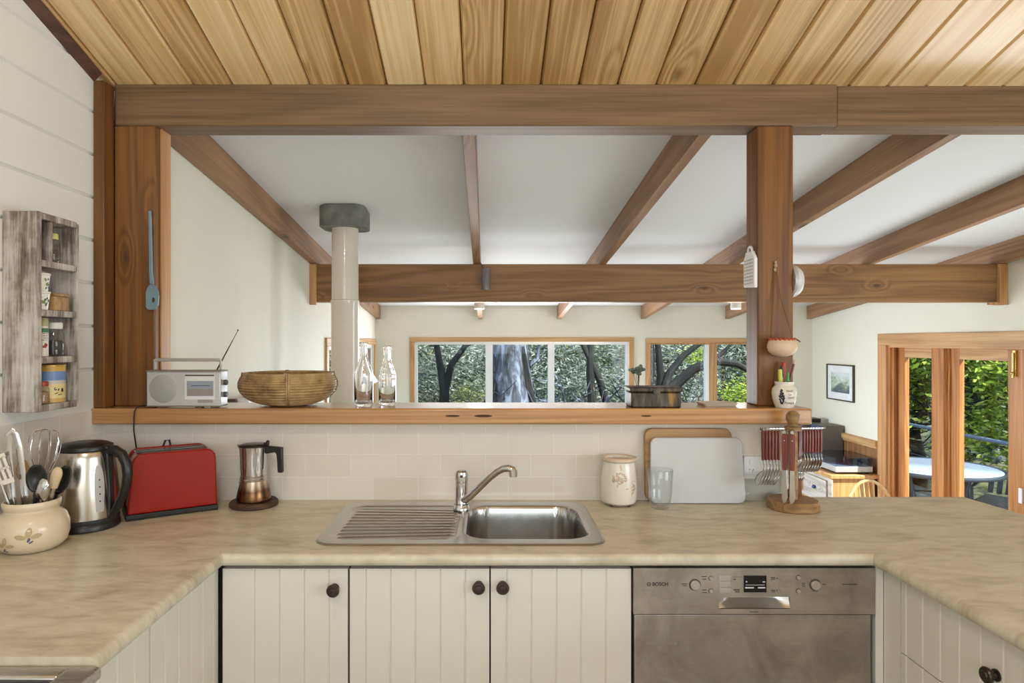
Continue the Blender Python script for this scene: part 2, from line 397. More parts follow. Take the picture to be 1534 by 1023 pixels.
# kitchen ceiling: pine lining boards
b = MB(); x = -.0763-.1317*10
while x < XR:
    x1 = x+.1317; g = .0075
    pr = [(x+.001, .022), (x+.001, .012), (x+g, 0), (x1-g, 0), (x1-.001, .012), (x1-.001, .022)]
    xa = max(x, XL-.02)
    b.loft([[(max(px_, XL-.04), yy, zc(yy)+dz) for px_, dz in pr] for yy in (2.26, -2.25)])
    x = x1
struct(b.build('ceiling', M['lining'], None, smooth=False))
struct(MB().loft([[(XL-.1, y, zc(y)+.0225), (XR+.12, y, zc(y)+.0225), (XR+.12, y, zc(y)+.1), (XL-.1, y, zc(y)+.1)] for y in (2.28, -2.3)]).build('ceiling_backing', M['carcass'], None, smooth=False))
struct(MB().loft([[(XL-.1, y, zl(y)), (XR+.12, y, zl(y)), (XR+.12, y, zl(y)+.1), (XL-.1, y, zl(y)+.1)] for y in (2.3, Yfar+.1)]).build('ceiling_living_room', M['white_ceil'], None, smooth=False))
# scotia along the kitchen wall top, corner strip beside the post
struct(MB().loft([[(XL, y, zc(y)-.03), (XL+.026, y, zc(y)-.004), (XL+.026, y, zc(y)), (XL, y, zc(y))] for y in (2.17, -2.2)]).build('trim_1', M['darktrim'], None, smooth=False))
struct(MB().box(XL, -1.264, 2.165, 2.225, 1.215, 2.30).build('trim_2', M['post'], None, bevel=.003))
# near beam in two lengths, posts, far beam, rafters
tag(MB().box(-1.264, 1.197, 2.225, 2.335, ZB, 2.312).build('ceiling_beam', M['beam'], None, bevel=.006), 'long brown timber beam across the kitchen opening, left of the beam joint', 'beam', None)
tag(MB().box(1.198, XR, 2.234, 2.335, ZB+.002, 2.312).build('ceiling_beam', M['beam'], None, bevel=.006), 'shorter darker brown beam length right of the joint beyond the post', 'beam')
lp = thing('timber_post', 'wide timber post at the left end of the ledge, against the white boarded wall', 'post', (-1.195, 2.28, 1.215))
MB().box(-.069, .069, -.055, .047, 0, ZB-1.215).build('upright', M['post'], lp, bevel=.004)
MB().box(.0695, .074, -.02, .047, 0, ZB-1.215).build('edge_strip', M['arch_z'], lp)
rp = thing('timber_post', 'timber post near the right end of the ledge, with the grater and hanging pot', 'post', (.985, 2.275, 1.215))
MB().box(-.061, .061, -.05, .05, 0, ZB-1.215).build('upright', M['post'], rp, bevel=.005)
fb = thing('ceiling_beam', 'deep knotty timber beam across the living room, carrying the grey spotlight', 'beam', (0, 4.39, 1.70))
MB().box(-1.165, 3.475, 0, .10, 0, .255).build('timber', M['beam_far'], fb, bevel=.004)
MB().box(-1.18, -1.135, -.02, 0, -.02, .255).build('end_plate', M['arch_z'], fb, bevel=.003)
q = MB().box(3.43, 3.49, -.02, 0, -.02, .255); q.box(3.36, 3.43, -.02, 0, -.02, -.003); q.build('end_plate', M['arch_z'], fb, bevel=.003)
RF = [(-1.152, 'rafter running along the left living-room wall'), (-.062, 'exposed rafter over the centre, above the grey spotlight'),
      (.785, 'exposed rafter between the centre rafter and the right post'), (1.68, 'exposed rafter partly hidden behind the right post'),
      (2.585, 'exposed rafter right of the post, meeting the far beam near its right end'), (3.455, 'rafter running along the right wall above the glass doors')]
for x, lab in RF:
    r = MB().loft([[(x-.024, y, zl(y)-.138), (x+.024, y, zl(y)-.138), (x+.024, y, zl(y)), (x-.024, y, zl(y))] for y in (2.337, Yfar)]).build('ceiling_rafter', M['rafter'], None, bevel=.002)
    tag(r, 'brown timber '+lab, 'rafter', 'rafters under the white ceiling')
# ledge (servery shelf)
le = tag(MB().box(XL, 1.072, 2.148, 2.365, 1.162, 1.215).build('servery_ledge', M['ledge'], None, bevel=.006), 'long honey-coloured pine ledge on top of the tiled half wall', 'shelf')
ckm = plain('ledge_crack', (72, 42, 20), .8)
for cx, w in ((678, 22), (724, 27), (968, 16)):
    x0, zz = XZ(cx, 623, 2.148)
    MB().lathe([(.0001, -.0004), (w*.0022/2, -.0003), (w*.0022/2, .0003), (.0001, .0004)], 20, (x0, 2.1478, zz), 'Y', True, 1, .14).build('crack', ckm, le)

# ------------------------------------------------------------------ windows and doors
def window(n, ax, pos, hole, arch, fr, mull, m_fr, arch_m, sash=.03, face=-1):
    """ax 'Y': wall facing -Y; 'X': wall with inward side at +face in X"""
    u0, u1, v0, v1 = hole
    def bx(b, a0, a1, d0, d1, c0, c1):
        if ax == 'Y': b.box(a0, a1, pos+d0, pos+d1, c0, c1)
        else:
            xs = sorted((pos+d0*(-face), pos+d1*(-face))); b.box(xs[0], xs[1], a0, a1, c0, c1)
    root = bpy.data.objects.new('window_%d' % n, None); C.objects.link(root); struct(root)
    b = MB(); bx(b, u0-arch, u1+arch, -.018, 0, v1, v1+arch); bx(b, u0-arch, u1+arch, -.018, 0, v0-arch, v0); b.build('architrave_rail', arch_m[0], root, bevel=.003)
    b = MB(); bx(b, u0-arch, u0, -.018, 0, v0, v1); bx(b, u1, u1+arch, -.018, 0, v0, v1); b.build('architrave_stile', arch_m[1], root, bevel=.003)
    b = MB(); bx(b, u0, u1, .02, .07, v1-fr, v1); bx(b, u0, u1, .02, .07, v0, v0+fr)
    bx(b, u0, u0+fr, .02, .07, v0+fr, v1-fr); bx(b, u1-fr, u1, .02, .07, v0+fr, v1-fr)
    for a, c in mull: bx(b, a, c, .02, .07, v0+fr, v1-fr)
    b.build('window_frame', m_fr, root, bevel=.003)
    ed = [u0+fr] + [e for ac in mull for e in ac] + [u1-fr]
    for a, c in zip(ed[::2], ed[1::2]):
        b = MB(); bx(b, a, c, .042, .047, v0+fr, v1-fr); b.build('pane', M['pane'], root, smooth=False)
    return root
window(1, 'Y', Yfar, W1, .05, .03, [(-.005, .072), (.665, .735)], M['winwhite'], (M['arch_x'], M['arch_z']))
w2 = window(2, 'Y', Yfar, W2, .05, .012, [(2.395, 2.48)], M['arch_z'], (M['arch_x'], M['arch_z']))
MB().box(2.352, 2.394, 7.022, 7.072, .412, 1.405).build('sash_stile', M['winwhite'], w2)
w3 = window(3, 'X', XL2, W3, .06, .03, [(5.5, 5.58)], M['winwhite'], (M['arch_y'], M['arch_z']), face=1)
MB().box(XL2-.05, XL2-.015, 5.7, 6.8, 1.16, 1.20).build('transom', M['arch_y'], w3, bevel=.003)
MB().box(XL2-.04, XL2-.02, 5.7, 6.8, 1.20, 1.36).build('roller_blind', plain('brown_blind', (112, 92, 76), .8), w3)
MB().loft([[(XL2-.02, y, 1.15), (XL2+.06, y, 1.02), (XL2+.056, y, 1.015), (XL2-.024, y, 1.145)] for y in (6.25, 6.8)]).build('open_flap', M['winwhite'], w3)
d = bpy.data.objects.new('door_1', None); C.objects.link(d); struct(d)
MB().box(XR-.022, XR, 2.9, 5.797, 1.403, 1.503).build('architrave_rail', M['arch_y'], d, bevel=.003)
MB().box(XR-.022, XR, 5.68, 5.797, FZ, 1.403).build('architrave_stile', M['arch_z'], d, bevel=.003)
b = MB(); b.box(XR, XR+.11, 5.655, 5.68, FZ, 1.403); b.box(XR+.02, XR+.035, 5.635, 5.655, FZ, 1.403); b.build('jamb', M['jamb'], d, bevel=.002)
MB().box(XR, XR+.11, 3.0, 5.655, 1.383, 1.403).build('head_jamb', M['arch_y'], d)
fx0, fx1 = XR+.065, XR+.105
def leaf_panel(y0, y1, sl, sr, name):
    """a glazed panel between y0 (near) and y1 (far): near and far stile widths"""
    g = bpy.data.objects.new(name, None); C.objects.link(g); g.parent = d
    b = MB(); b.box(fx0, fx1, y0, y0+sl, FZ+.02, 1.383); b.box(fx0, fx1, y1-sr, y1, FZ+.02, 1.383); b.build('stile', M['jamb'], g, bevel=.003)
    b = MB(); b.box(fx0, fx1, y0+sl, y1-sr, 1.30, 1.383); b.box(fx0, fx1, y0+sl, y1-sr, FZ+.02, FZ+.22); b.build('rail', M['arch_y'], g, bevel=.003)
    MB().box(fx0+.018, fx0+.024, y0+sl, y1-sr, FZ+.22, 1.30).build('pane', M['pane'], g, smooth=False)
    return g
leaf_panel(5.12, 5.655, .10, .10, 'sidelight')
b = MB(); b.box(XR+.02, XR+.11, 5.02, 5.12, FZ, 1.383); b.box(XR+.05, XR+.065, 5.0, 5.02, FZ, 1.383); b.build('mullion', M['jamb'], d, bevel=.003)
dl = leaf_panel(4.30, 5.02, .155, .105, 'door_leaf')
dl2 = leaf_panel(3.02, 4.29, .12, .12, 'door_leaf')
brass = metal('brass', (206, 180, 110), .25)
b = MB(); b.box(fx0-.014, fx0, 4.375, 4.40, 1.20, 1.375); b.cyl((fx0-.02, 4.388, 1.19), (fx0-.02, 4.388, 1.36), .007); b.sph((fx0-.024, 4.388, 1.22), .012); b.build('door_bolt', brass, dl, bevel=.002)
MB().box(fx0-.008, fx0, 4.33, 4.36, .36, .46).build('lock_plate', M['winwhite'], dl, bevel=.002)
# dado panelling and rail on the right wall
dd = struct(MB().box(XR-.014, XR, 5.80, Yfar, FZ, .50).build('trim_3', wood('panelling', (96, 62, 32), (134, 92, 54), (158, 116, 74), 'Z', .45, .1), None, smooth=False))
b = MB(); b.box(XR-.04, XR, 5.80, Yfar, .50, .55); b.box(XR-.028, XR, 5.80, Yfar, .48, .50); b.build('dado_rail', M['arch_y'], dd, bevel=.004)
# unseen window, presumed behind the camera and put in for fill light: frame only
b = MB()
for a0, a1, c0, c1 in ((-.9, 1.1, 2.24, 2.3), (-.9, 1.1, 1.0, 1.06), (-.9, -.84, 1.06, 2.24), (1.04, 1.1, 1.06, 2.24), (.08, .14, 1.06, 2.24)): b.box(a0, a1, -2.28, -2.22, c0, c1)
struct(b.build('window_4', M['winwhite'], None, smooth=False))

# ------------------------------------------------------------------ worktop and cabinets
def bench():
    bm = bmesh.new()
    out = [(XL+.001, 1.11), (-.66, 1.11), (-.66, 1.645), (.974, 1.645), (.974, .3), (1.71, .3), (1.71, 1.6), (1.655, 2.265), (1.07, 2.265), (1.07, Yw-.0065), (XL+.001, Yw-.0065)]
    hole = rrect(-.435, .302, 1.735, 2.15, .05, 4)
    def loop(p):
        vs = [bm.verts.new((x, y, .9)) for x, y in p]; return [bm.edges.new((vs[i], vs[(i+1) % len(vs)])) for i in range(len(vs))]
    e = loop(out) + loop(hole)
    r = bmesh.ops.triangle_fill(bm, use_beauty=True, edges=e)
    fs = [g for g in r['geom'] if isinstance(g, bmesh.types.BMFace)]
    for f in fs:
        if f.normal.z < 0: f.normal_flip()
    ex = bmesh.ops.extrude_face_region(bm, geom=fs)
    vs = [g for g in ex['geom'] if isinstance(g, bmesh.types.BMVert)]
    bmesh.ops.translate(bm, vec=(0, 0, -.033), verts=vs)
    bmesh.ops.recalc_face_normals(bm, faces=bm.faces)
    def front(v):
        x, y = v.co.x, v.co.y
        return (abs(x+.66) < 1e-4 and y < 1.646) or (abs(y-1.645) < 1e-4) or (abs(x-.974) < 1e-4) or (x > 1.5) or abs(y-2.265) < 1e-4
    ed = [g for g in bm.edges if abs(g.verts[0].co.z-g.verts[1].co.z) < 1e-5 and len(g.link_faces) == 2 and abs(g.link_faces[0].normal.dot(g.link_faces[1].normal)) < .5 and front(g.verts[0]) and front(g.verts[1])]
    bmesh.ops.bevel(bm, geom=ed, offset=.0145, segments=5, profile=.5, affect='EDGES')
    me = bpy.data.meshes.new('worktop'); bm.to_mesh(me); bm.free()
    me.polygons.foreach_set('use_smooth', [True]*len(me.polygons)); me.set_sharp_from_angle(angle=R(35)); me.materials.append(M['bench'])
    o = bpy.data.objects.new('worktop', me); C.objects.link(o)
    return tag(o, 'U-shaped beige stone-look laminate kitchen worktop with rounded edge', 'worktop')
bench()
def groove_panel(b, axis, u0, u1, face, z0, z1, th, gs, sgn, off=0):
    """board-and-groove panel: front face at `face` looking along -sgn, grooves every gs"""
    pts = [(u0, face+sgn*th), (u0, face)]
    u = u0+off if off else u0+gs
    while u < u1-.01:
        if u > u0+.008: pts += [(u-.003, face), (u, face+sgn*.003), (u+.003, face)]
        u += gs
    pts += [(u1, face), (u1, face+sgn*th)]
    if axis == 'X': b.prism([(p, q) for p, q in pts], 'Z', z0, z1)
    else: b.prism([(q, p) for p, q in pts], 'Z', z0, z1)
    return b
def knob(parent, loc, dirv):
    dv = Vector(dirv); b = MB(); b.lathe([(.008, 0), (.0055, .006), (.0055, .012), (.0155, .017), (.0165, .022), (.0145, .025), (.010, .0255), (.0085, .028), (.0001, .029)], 24)
    b.lathe([(.012, 0), (.012, .003), (.007, .004)], 24)
    b.xf(Vector((0, 0, 1)).rotation_difference(dv).to_matrix().to_4x4())
    o = b.build('knob', M['knob'], parent); o.location = loc; return o
c1 = thing('base_cabinet', 'cream single-door base cabinet left of the sink cupboards', 'cabinet', (0, 1.67, 0))
MB().box(-.66, -.352, .021, .535, .1, .862).build('carcass', M['carcass'], c1, smooth=False); MB().box(-.66, -.352, .06, .08, 0, .1).build('kickboard', M['carcass'], c1)
dr = groove_panel(MB(), 'X', -.672, -.353, 0, .11, .855, .02, .0635, 1, .08).build('door', M['door_paint'], c1, smooth=False)
knob(dr, (*[XZ(500, 883, 1.66)[0]], 0, XZ(500, 883, 1.66)[1]), (0, -1, 0))
c2 = thing('base_cabinet', 'cream double-door base cabinet under the sink bowl', 'cabinet', (0, 1.67, 0))
q = MB(); q.box(-.346, -.33, .021, .535, .1, .862); q.box(.352, .368, .021, .535, .1, .862); q.box(-.33, .352, .52, .535, .1, .862); q.box(-.33, .352, .021, .52, .1, .116); q.build('carcass', M['carcass'], c2, smooth=False); MB().box(-.346, .368, .06, .08, 0, .1).build('kickboard', M['carcass'], c2)
for u0, u1, kx in ((-.3475, .0085, 717), (.0125, .3705, 753)):
    dr = groove_panel(MB(), 'X', u0, u1, 0, .11, .855, .02, .0635, 1, .04).build('door', M['door_paint'], c2, smooth=False)
    knob(dr, (XZ(kx, 879, 1.66)[0], 0, XZ(kx, 879, 1.66)[1]), (0, -1, 0))
c3 = thing('base_cabinet', 'cream grooved base cabinet under the left worktop, beside the cooker', 'cabinet', (-.685, 1.39, 0))
MB().box(-.60, -.021, -.27, .27, .1, .862).build('carcass', M['carcass'], c3, smooth=False); MB().box(-.08, -.06, -.27, .27, 0, .1).build('kickboard', M['carcass'], c3)
groove_panel(MB(), 'Y', -.055, .283, 0, .11, .862, .02, .062, -1, .0).build('filler_panel', M['door_paint'], c3, smooth=False)
groove_panel(MB(), 'Y', -.275, -.059, 0, .11, .862, .02, .06, -1, .04).build('door', M['door_paint'], c3, smooth=False)
c4 = thing('base_cabinet', 'cream grooved base cabinet with drawer under the right worktop', 'cabinet', (1.015, 1.2, 0))
MB().box(.021, .60, -.88, .99, .1, .862).build('carcass', M['door_paint'], c4, smooth=False); MB().box(.06, .08, -.88, .47, 0, .1).build('kickboard', M['carcass'], c4)
groove_panel(MB(), 'Y', .402, .47, 0, .1, .862, .02, .06, 1, .0).build('filler_panel', M['door_paint'], c4, smooth=False)
MB().box(-.021, -.001, .469, .489, .1, .862).build('filler_strip', M['door_paint'], c4, bevel=.001)
dw = groove_panel(MB(), 'Y', -.2, .399, 0, .677, .862, .02, .0595, 1, .044).build('drawer', M['door_paint'], c4, smooth=False)
knob(dw, (0, .10, .772), (-1, 0, 0))
groove_panel(MB(), 'Y', -.2, .399, 0, .11, .674, .02, .0595, 1, .044).build('door', M['door_paint'], c4, smooth=False)
groove_panel(MB(), 'Y', -.86, -.203, 0, .11, .862, .02, .0595, 1, .044).build('door', M['door_paint'], c4, smooth=False)
# kickboard-free dark gap trims
# ---- dishwasher
dwm = thing('dishwasher', 'stainless steel dishwasher under the worktop, right of the cupboards', 'dishwasher', (0, 1.662, 0))
def dx(px): return (px-CX)*1.662/F
def dz(py): return H-(py-CY)*1.662/F
MB().box(.378, .985, .03, .54, 0, .86).build('casing', M['carcass'], dwm, smooth=False)
MB().box(dx(951), dx(1307), .006, .03, .11, dz(922)).build('door_panel', M['dish'], dwm, bevel=.002)
pxl, pxr, pzt, pzb = dx(1077), dx(1184), dz(894), dz(912)
b = MB(); xl, xr, zt, zb = dx(949), dx(1311), dz(851), dz(920)
b.box(xl, xr, 0, .03, pzt, zt); b.box(xl, xr, 0, .03, zb, pzb); b.box(xl, pxl, 0, .03, pzb, pzt); b.box(pxr, xr, 0, .03, pzb, pzt)
b.build('control_panel', M['dish'], dwm, smooth=False)
b = MB(); n = 16; top = []; 
rows = []
for j, (yy, zz) in enumerate(((.028, pzt), (.028, pzt-.012), (.018, pzb+.008), (.003, pzb+.001))):
    rows.append([(pxl+(pxr-pxl)*i/n, yy*(1-abs(2*i/n-1)**4*.7)+.0005, zz) for i in range(n+1)])
b.loft(rows, closed=False); b.build('handle_recess', metal('recess_steel', (226, 226, 224), .3), dwm)
blk = plain('print_black', (20, 20, 20), .5); wht = plain('print_white', (214, 214, 214), .5); gry = plain('print_grey', (74, 70, 64), .5)
pale = plain('button_grey', (176, 168, 158), .4, metal=.3)
MB().box(dx(1114), dx(1148), -.0012, 0, dz(887), dz(862)).build('display', plain('display_black', (8, 9, 10), .2), dwm)
b = MB()
for x0, x1, y0, y1 in ((1117, 1145, 875.6, 876.2), (1116, 1129, 879, 881), (1135, 1146, 879, 881), (1117, 1119, 870, 872), (1142, 1146, 870.5, 872)):
    b.box(dx(x0), dx(x1), -.0016, -.0012, dz(y1), dz(y0))
b.build('display_marking', wht, dwm, smooth=False)
for x0, x1 in ((1077, 1094.5), (1168, 1186)):
    for k in range(3): MB().box(dx(x0), dx(x1), -.0012, 0, dz(870.3+k*8.9), dz(862+k*8.9)).build('button', pale if x0 < 1100 else M['dish'], dwm, bevel=.0005)
for px, py, r in ((1041, 876, 7.2), (1065, 866, 3), (1065, 885, 3), (1196, 865, 3), (1196, 885, 3), (1221, 876, 7)):
    rr = r*1.662/F
    MB().lathe([(rr, 0), (rr, -.006 if r > 5 else -.003), (rr*.85, -.0075 if r > 5 else -.004), (.0001, -.0078 if r > 5 else -.0042)], 24, (dx(px), 0, dz(py)), 'Y').build('button', pale, dwm)
    MB().torus((dx(px), 0, dz(py)), rr*1.12, rr*.12, 'Y', 24, 6).build('button_ring', gry, dwm)
text_mesh('BOSCH', .0125, 'lettering', blk, dwm, lambda x, z, d_: Vector((dx(989)+x, -.0006-d_*.2, dz(875)+z)), True)
b = MB(); b.torus((dx(972), -.0004, dz(875)), .0048, .0007, 'Y', 24, 6)
for sx_ in (-1, 1): b.box(dx(972)+sx_*.0022-.0005, dx(972)+sx_*.0022+.0005, -.001, 0, dz(875)-.0028, dz(875)+.0028)
b.box(dx(972)-.0022, dx(972)+.0022, -.001, 0, dz(875)-.0004, dz(875)+.0004); b.build('logo', gry, dwm, smooth=False)
for x0, x1, y0, y1 in ((1021, 1030, 874, 875.2), (1023, 1029, 876.5, 877.7), (1051, 1059, 863, 864), (1052, 1058, 867, 868), (1052, 1058, 883, 884), (1052, 1059, 887, 888), (1098, 1112, 863.8, 864.3), (1099, 1102, 867, 868.5),
                       (1099, 1108, 882.5, 884.5), (1101, 1108, 885.5, 887), (1155, 1161, 864.5, 866), (1155, 1161, 867, 868), (1155, 1161, 883.5, 885), (1156, 1161, 886, 887), (1163, 1164.5, 865, 867), (1163, 1164.5, 883.5, 885.5),
                       (1201, 1206, 873, 874.2), (1201, 1206, 875.5, 876.7), (1202, 1206, 878, 879), (1232, 1237, 874.8, 875.8), (1216, 1225, 885, 885.7), (1262, 1284, 874.6, 876), (1123, 1136, 916, 916.9)):
    MB().box(dx(x0), dx(x1), -.0005, 0, dz(y1), dz(y0)).build('printed_mark', gry, dwm, smooth=False)
# ---- cooker at lower left
ck = thing('cooker', 'stainless framed black glass cooker at the front end of the left worktop', 'cooker', (-.985, .80, 0))
MB().box(-.31, .318, -.28, .292, .05, .868).build('body', M['steel'], ck, bevel=.003)
b = MB(); o_ = [(x, y) for x, y in ((-.312, -.285), (.338, -.285), (.338, .304), (-.312, .304))]
b.box(-.312, -.275, -.285, .304, .868, .888); b.box(.285, .338, -.285, .304, .868, .888); b.box(-.275, .285, .268, .304, .868, .888); b.box(-.275, .285, -.285, -.25, .868, .888)
b.build('hob_frame', M['steel'], ck, bevel=.005)
MB().box(-.274, .284, -.249, .267, .868, .878).build('glass_top', plain('hob_glass', (10, 10, 11), .08), ck)
for i in (-.13, .13):
    for j in (-.11, .12): MB().torus((i, j, .8782), .075, .0006, 'Z', 40, 6).build('burner_ring', gry, ck)

# ------------------------------------------------------------------ sink and tap
def sdf_rr(x, y, x0, x1, y0, y1, r):
    cx, cy, hx, hy = (x0+x1)/2, (y0+y1)/2, (x1-x0)/2-r, (y1-y0)/2-r
    qx, qy = abs(x-cx)-hx, abs(y-cy)-hy
    return math.hypot(max(qx, 0), max(qy, 0)) + min(max(qx, qy), 0) - r
def sst(a, b, v):
    t = min(1, max(0, (v-a)/(b-a))); return t*t*(3-2*t)
def sink():
    x0, x1, y0, y1, r = -.458, .322, 1.712, 2.172, .055
    nx, ny = 312, 184; bm = bmesh.new(); grid = []
    def zf(x, y):
        s = sdf_rr(x, y, x0, x1, y0, y1, r)
        z = .9005 + .0035*sst(0, -.006, s)
        sb = sdf_rr(x, y, -.055, .285, 1.768, 2.115, .07)
        if sb < .012: z += .0012*sst(.012, .004, sb)*0 - .004*sst(.010, 0, sb)
        if sb < 0: z -= .150*min(1, -sb/.012)**.9 if -sb < .012 else .150 + .012*sst(.012, .075, -sb)
        sd = sdf_rr(x, y, -.435, -.068, 1.752, 2.125, .06)
        if sd < 0:
            z -= .005*sst(0, -.012, sd)
            sl = (y-1.938)*(1-.30*(x+.435)/.367*-1 if False else 1-.22*(x+.068)/-.367*-1)
            u = (y-1.938)/(.84+.16*((-.068-x)/.367))+.5*.034
            rib = .5+.5*math.cos(2*PI*u/.034)
            z += .0042*rib**2*sst(-.014, -.035, sd)
        # tap platform between drainer and bowl stays flat
        return z
    for j in range(ny+1):
        row = []
        for i in range(nx+1):
            x, y = x0+(x1-x0)*i/nx, y0+(y1-y0)*j/ny
            s = sdf_rr(x, y, x0, x1, y0, y1, r)
            if s > 0:
                # pull corner points back to the rounded outline
                e = 1e-4; gx = (sdf_rr(x+e, y, x0, x1, y0, y1, r)-s)/e; gy = (sdf_rr(x, y+e, x0, x1, y0, y1, r)-s)/e
                x -= gx*s; y -= gy*s
            row.append(bm.verts.new((x, y, zf(x, y))))
        grid.append(row)
    for j in range(ny):
        for i in range(nx):
            f = bm.faces.new((grid[j][i], grid[j][i+1], grid[j+1][i+1], grid[j+1][i]))
    bmesh.ops.remove_doubles(bm, verts=bm.verts, dist=1e-5)
    bmesh.ops.dissolve_degenerate(bm, edges=bm.edges, dist=1e-5)
    bmesh.ops.recalc_face_normals(bm, faces=bm.faces)
    b = MB(); b.bm.free(); b.bm = bm
    t = thing('kitchen_sink', 'inset stainless steel sink with ribbed drainer on the left', 'sink', (0, 0, 0))
    o = b.build('basin_top', M['sinksteel'], t, ang=60)
    w = MB(); w.lathe([(.001, .741), (.035, .742), (.042, .745), (.045, .742), (.045, .7405)], 28, (.115, 1.94, 0)); w.build('waste', M['chrome'], t)
sink()
tp = thing('mixer_tap', 'chrome mixer tap with raised slanting spout behind the sink', 'tap', (-.077, 2.075, .9035))
MB().lathe([(.027, 0), (.027, .006), (.023, .012), (.0215, .016), (.0205, .05), (.020, .085), (.0195, .0855), (.0195, .088), (.0205, .0885), (.021, .108), (.019, .118), (.013, .1235), (.0001, .125)], 32).build('body', M['chrome'], tp)
b = MB(); b.cyl((0, -.0205, .108), (0, -.024, .108), .0045, n=14); b.build('indicator', plain('indicator_red', (90, 16, 16), .3), tp)
b = MB(); b.tube([(0, -.005, .03), (.012, -.016, .034), (.03, -.03, .050), (.06, -.052, .083), (.09, -.074, .116), (.112, -.088, .136), (.130, -.098, .147), (.146, -.106, .150), (.156, -.110, .147), (.159, -.111, .140)], [.013, .0125, .0115, .0105, .0100, .0100, .0105, .011, .0115, .0115], 16); b.build('spout', M['chrome'], tp)
MB().cyl((.159, -.111, .146), (.159, -.111, .126), .0125, .0125, 20).build('aerator', M['chrome'], tp)
b = MB(); b.lathe([(.024, .016), (.024, .02), (.0215, .021)], 32); b.build('collar', M['chrome'], tp)

# ------------------------------------------------------------------ things on the worktop
BT = .9
# utensil crock and utensils
def motif(parent, name, fn, petals, size, cols):
    """small painted sprig: petals laid on the surface by fn(u, v) -> point"""
    for nm, items, m in (('painted_petal', petals, cols[0]),):
        b = MB()
        for (u, v, a, l, w) in items:
            ring = []
            for k in range(10):
                t_ = 2*PI*k/10; pu, pv = l*math.cos(t_), w*math.sin(t_)
                ring.append(fn(u+pu*math.cos(a)-pv*math.sin(a), v+pu*math.sin(a)+pv*math.cos(a)))
            b.poly(ring)
        b.build(name, m, parent, smooth=False)
def on_lathe(prof, eps=.0006, a0=-PI/2):
    def rad(z):
        for (r0, z0), (r1, z1) in zip(prof, prof[1:]):
            if z0 <= z <= z1 and z1 > z0: return r0+(r1-r0)*(z-z0)/(z1-z0)
        return prof[-1][0]
    def fn(u, z):
        r = rad(z)+eps; a = a0+u/r; return (r*math.cos(a), r*math.sin(a), z)
    return fn
crk = thing('utensil_crock', 'round cream ceramic crock with painted sprigs, holding kitchen utensils', 'crock', (-1.176, 1.695, BT))
outer = [(.052, 0), (.062, .003), (.078, .018), (.0845, .04), (.084, .065), (.077, .086), (.066, .096), (.0605, .100), (.0605, .106), (.064, .110), (.0655, .122), (.063, .127)]
inner = [(.059, .126), (.057, .110), (.058, .098), (.074, .080), (.078, .05), (.070, .02), (.05, .010)]
MB().lathe(outer+inner, 48).build('pot', M['ceramic'], crk)
fn = on_lathe(outer, .0008, -1.05); tan_ = plain('sprig_tan', (178, 158, 118), .5); blu = plain('sprig_blue', (74, 86, 112), .5)
P = [(.0, .06, 1.3, .013, .007), (.016, .05, .2, .013, .006), (-.018, .05, 2.9, .013, .006), (-.055, .04, 1.4, .011, .006), (-.042, .028, .1, .011, .005), (-.068, .03, 2.9, .011, .005)]
motif(crk, 'painted_flower', fn, P[:3], 1, (tan_,)); motif(crk, 'painted_flower', fn, P[3:], 1, (tan_,))
motif(crk, 'painted_leaf', fn, [(0, .042, 1.2, .006, .003), (.005, .036, .6, .006, .002)], 1, (blu,)); motif(crk, 'painted_leaf', fn, [(-.056, .017, 1, .006, .003), (-.05, .013, 0, .004, .002)], 1, (blu,))
def utensil(name, label, cat, parts, tilt, loc):
    t = thing(name, label, cat, loc); t.rotation_euler = (tilt[0], tilt[1], tilt[2])
    for pn, bld, m, kw in parts: bld.build(pn, m, t, **kw)
    return t
cz = BT+.012
steelc = M['cutsteel']
b1 = MB(); b1.tube([(-.012, 0, .0), (-.014, 0, .12), (-.013, 0, .25), (-.008, 0, .285), (0, 0, .294), (.008, 0, .285), (.013, 0, .25), (.014, 0, .12), (.012, 0, 0)], .0085, 8, up=(0, 1, 0), flat=.2)
utensil('tongs', 'silver steel tongs standing upright in the cream crock', 'tongs', [('arms', b1, steelc, {})], (0, R(-5), R(15)), (-1.196, 1.69, cz))
b1 = MB()
for k in range(5):
    a = PI*k/5; pts = []
    for i in range(25):
        s_ = i/24; m_ = abs(2*s_-1)                 # a pear-shaped loop, narrow at the handle
        up_ = 1-m_; zz = .150+.140*math.sin(up_*PI/2)
        rr = .037*(math.sin(PI*min(1, up_*1.0))**.6 if up_ > .5 else (math.sin(PI*up_))**.8)
        sg = 1 if s_ < .5 else -1; rr = max(rr, .002)
        pts.append((sg*rr*math.cos(a), sg*rr*math.sin(a), zz))
    b1.tube(pts, .0011, 6)
b2 = MB(); b2.tube([(0, 0, 0), (0, 0, .10), (0, 0, .155)], [.009, .008, .006], 12)
utensil('whisk', 'balloon wire whisk standing wires-up in the cream crock', 'whisk', [('wires', b1, M['chrome'], {}), ('handle', b2, M['chrome'], {})], (R(-4), R(2), 0), (-1.182, 1.722, cz))
def paddle(w, h, z0, th, holes=None, depth=0):
    b = MB(); n = 9; rows = []
    for i in range(n+1):
        s_ = i/n; zz = z0+h*s_; ww = w*(math.sin(PI*min(max(s_*.94+.03, .03), .97)))**.45
        rows.append([(ww*(k/6-.5), depth*(1-(2*k/6-1)**2)*math.sin(PI*s_), zz) for k in range(7)])
    b.loft(rows, closed=False); return b
b1 = MB()
for k in range(5): b1.box(-.026+k*.0118, -.020+k*.0118, -.001, .001, .175, .235)
b1.box(-.027, .029, -.001, .001, .165, .177); b1.box(-.027, .029, -.001, .001, .233, .243); b1.box(-.027, .029, -.001, .001, .203, .208)
b2 = MB(); b2.tube([(0, 0, 0), (0, 0, .17)], [.005, .004], 8)
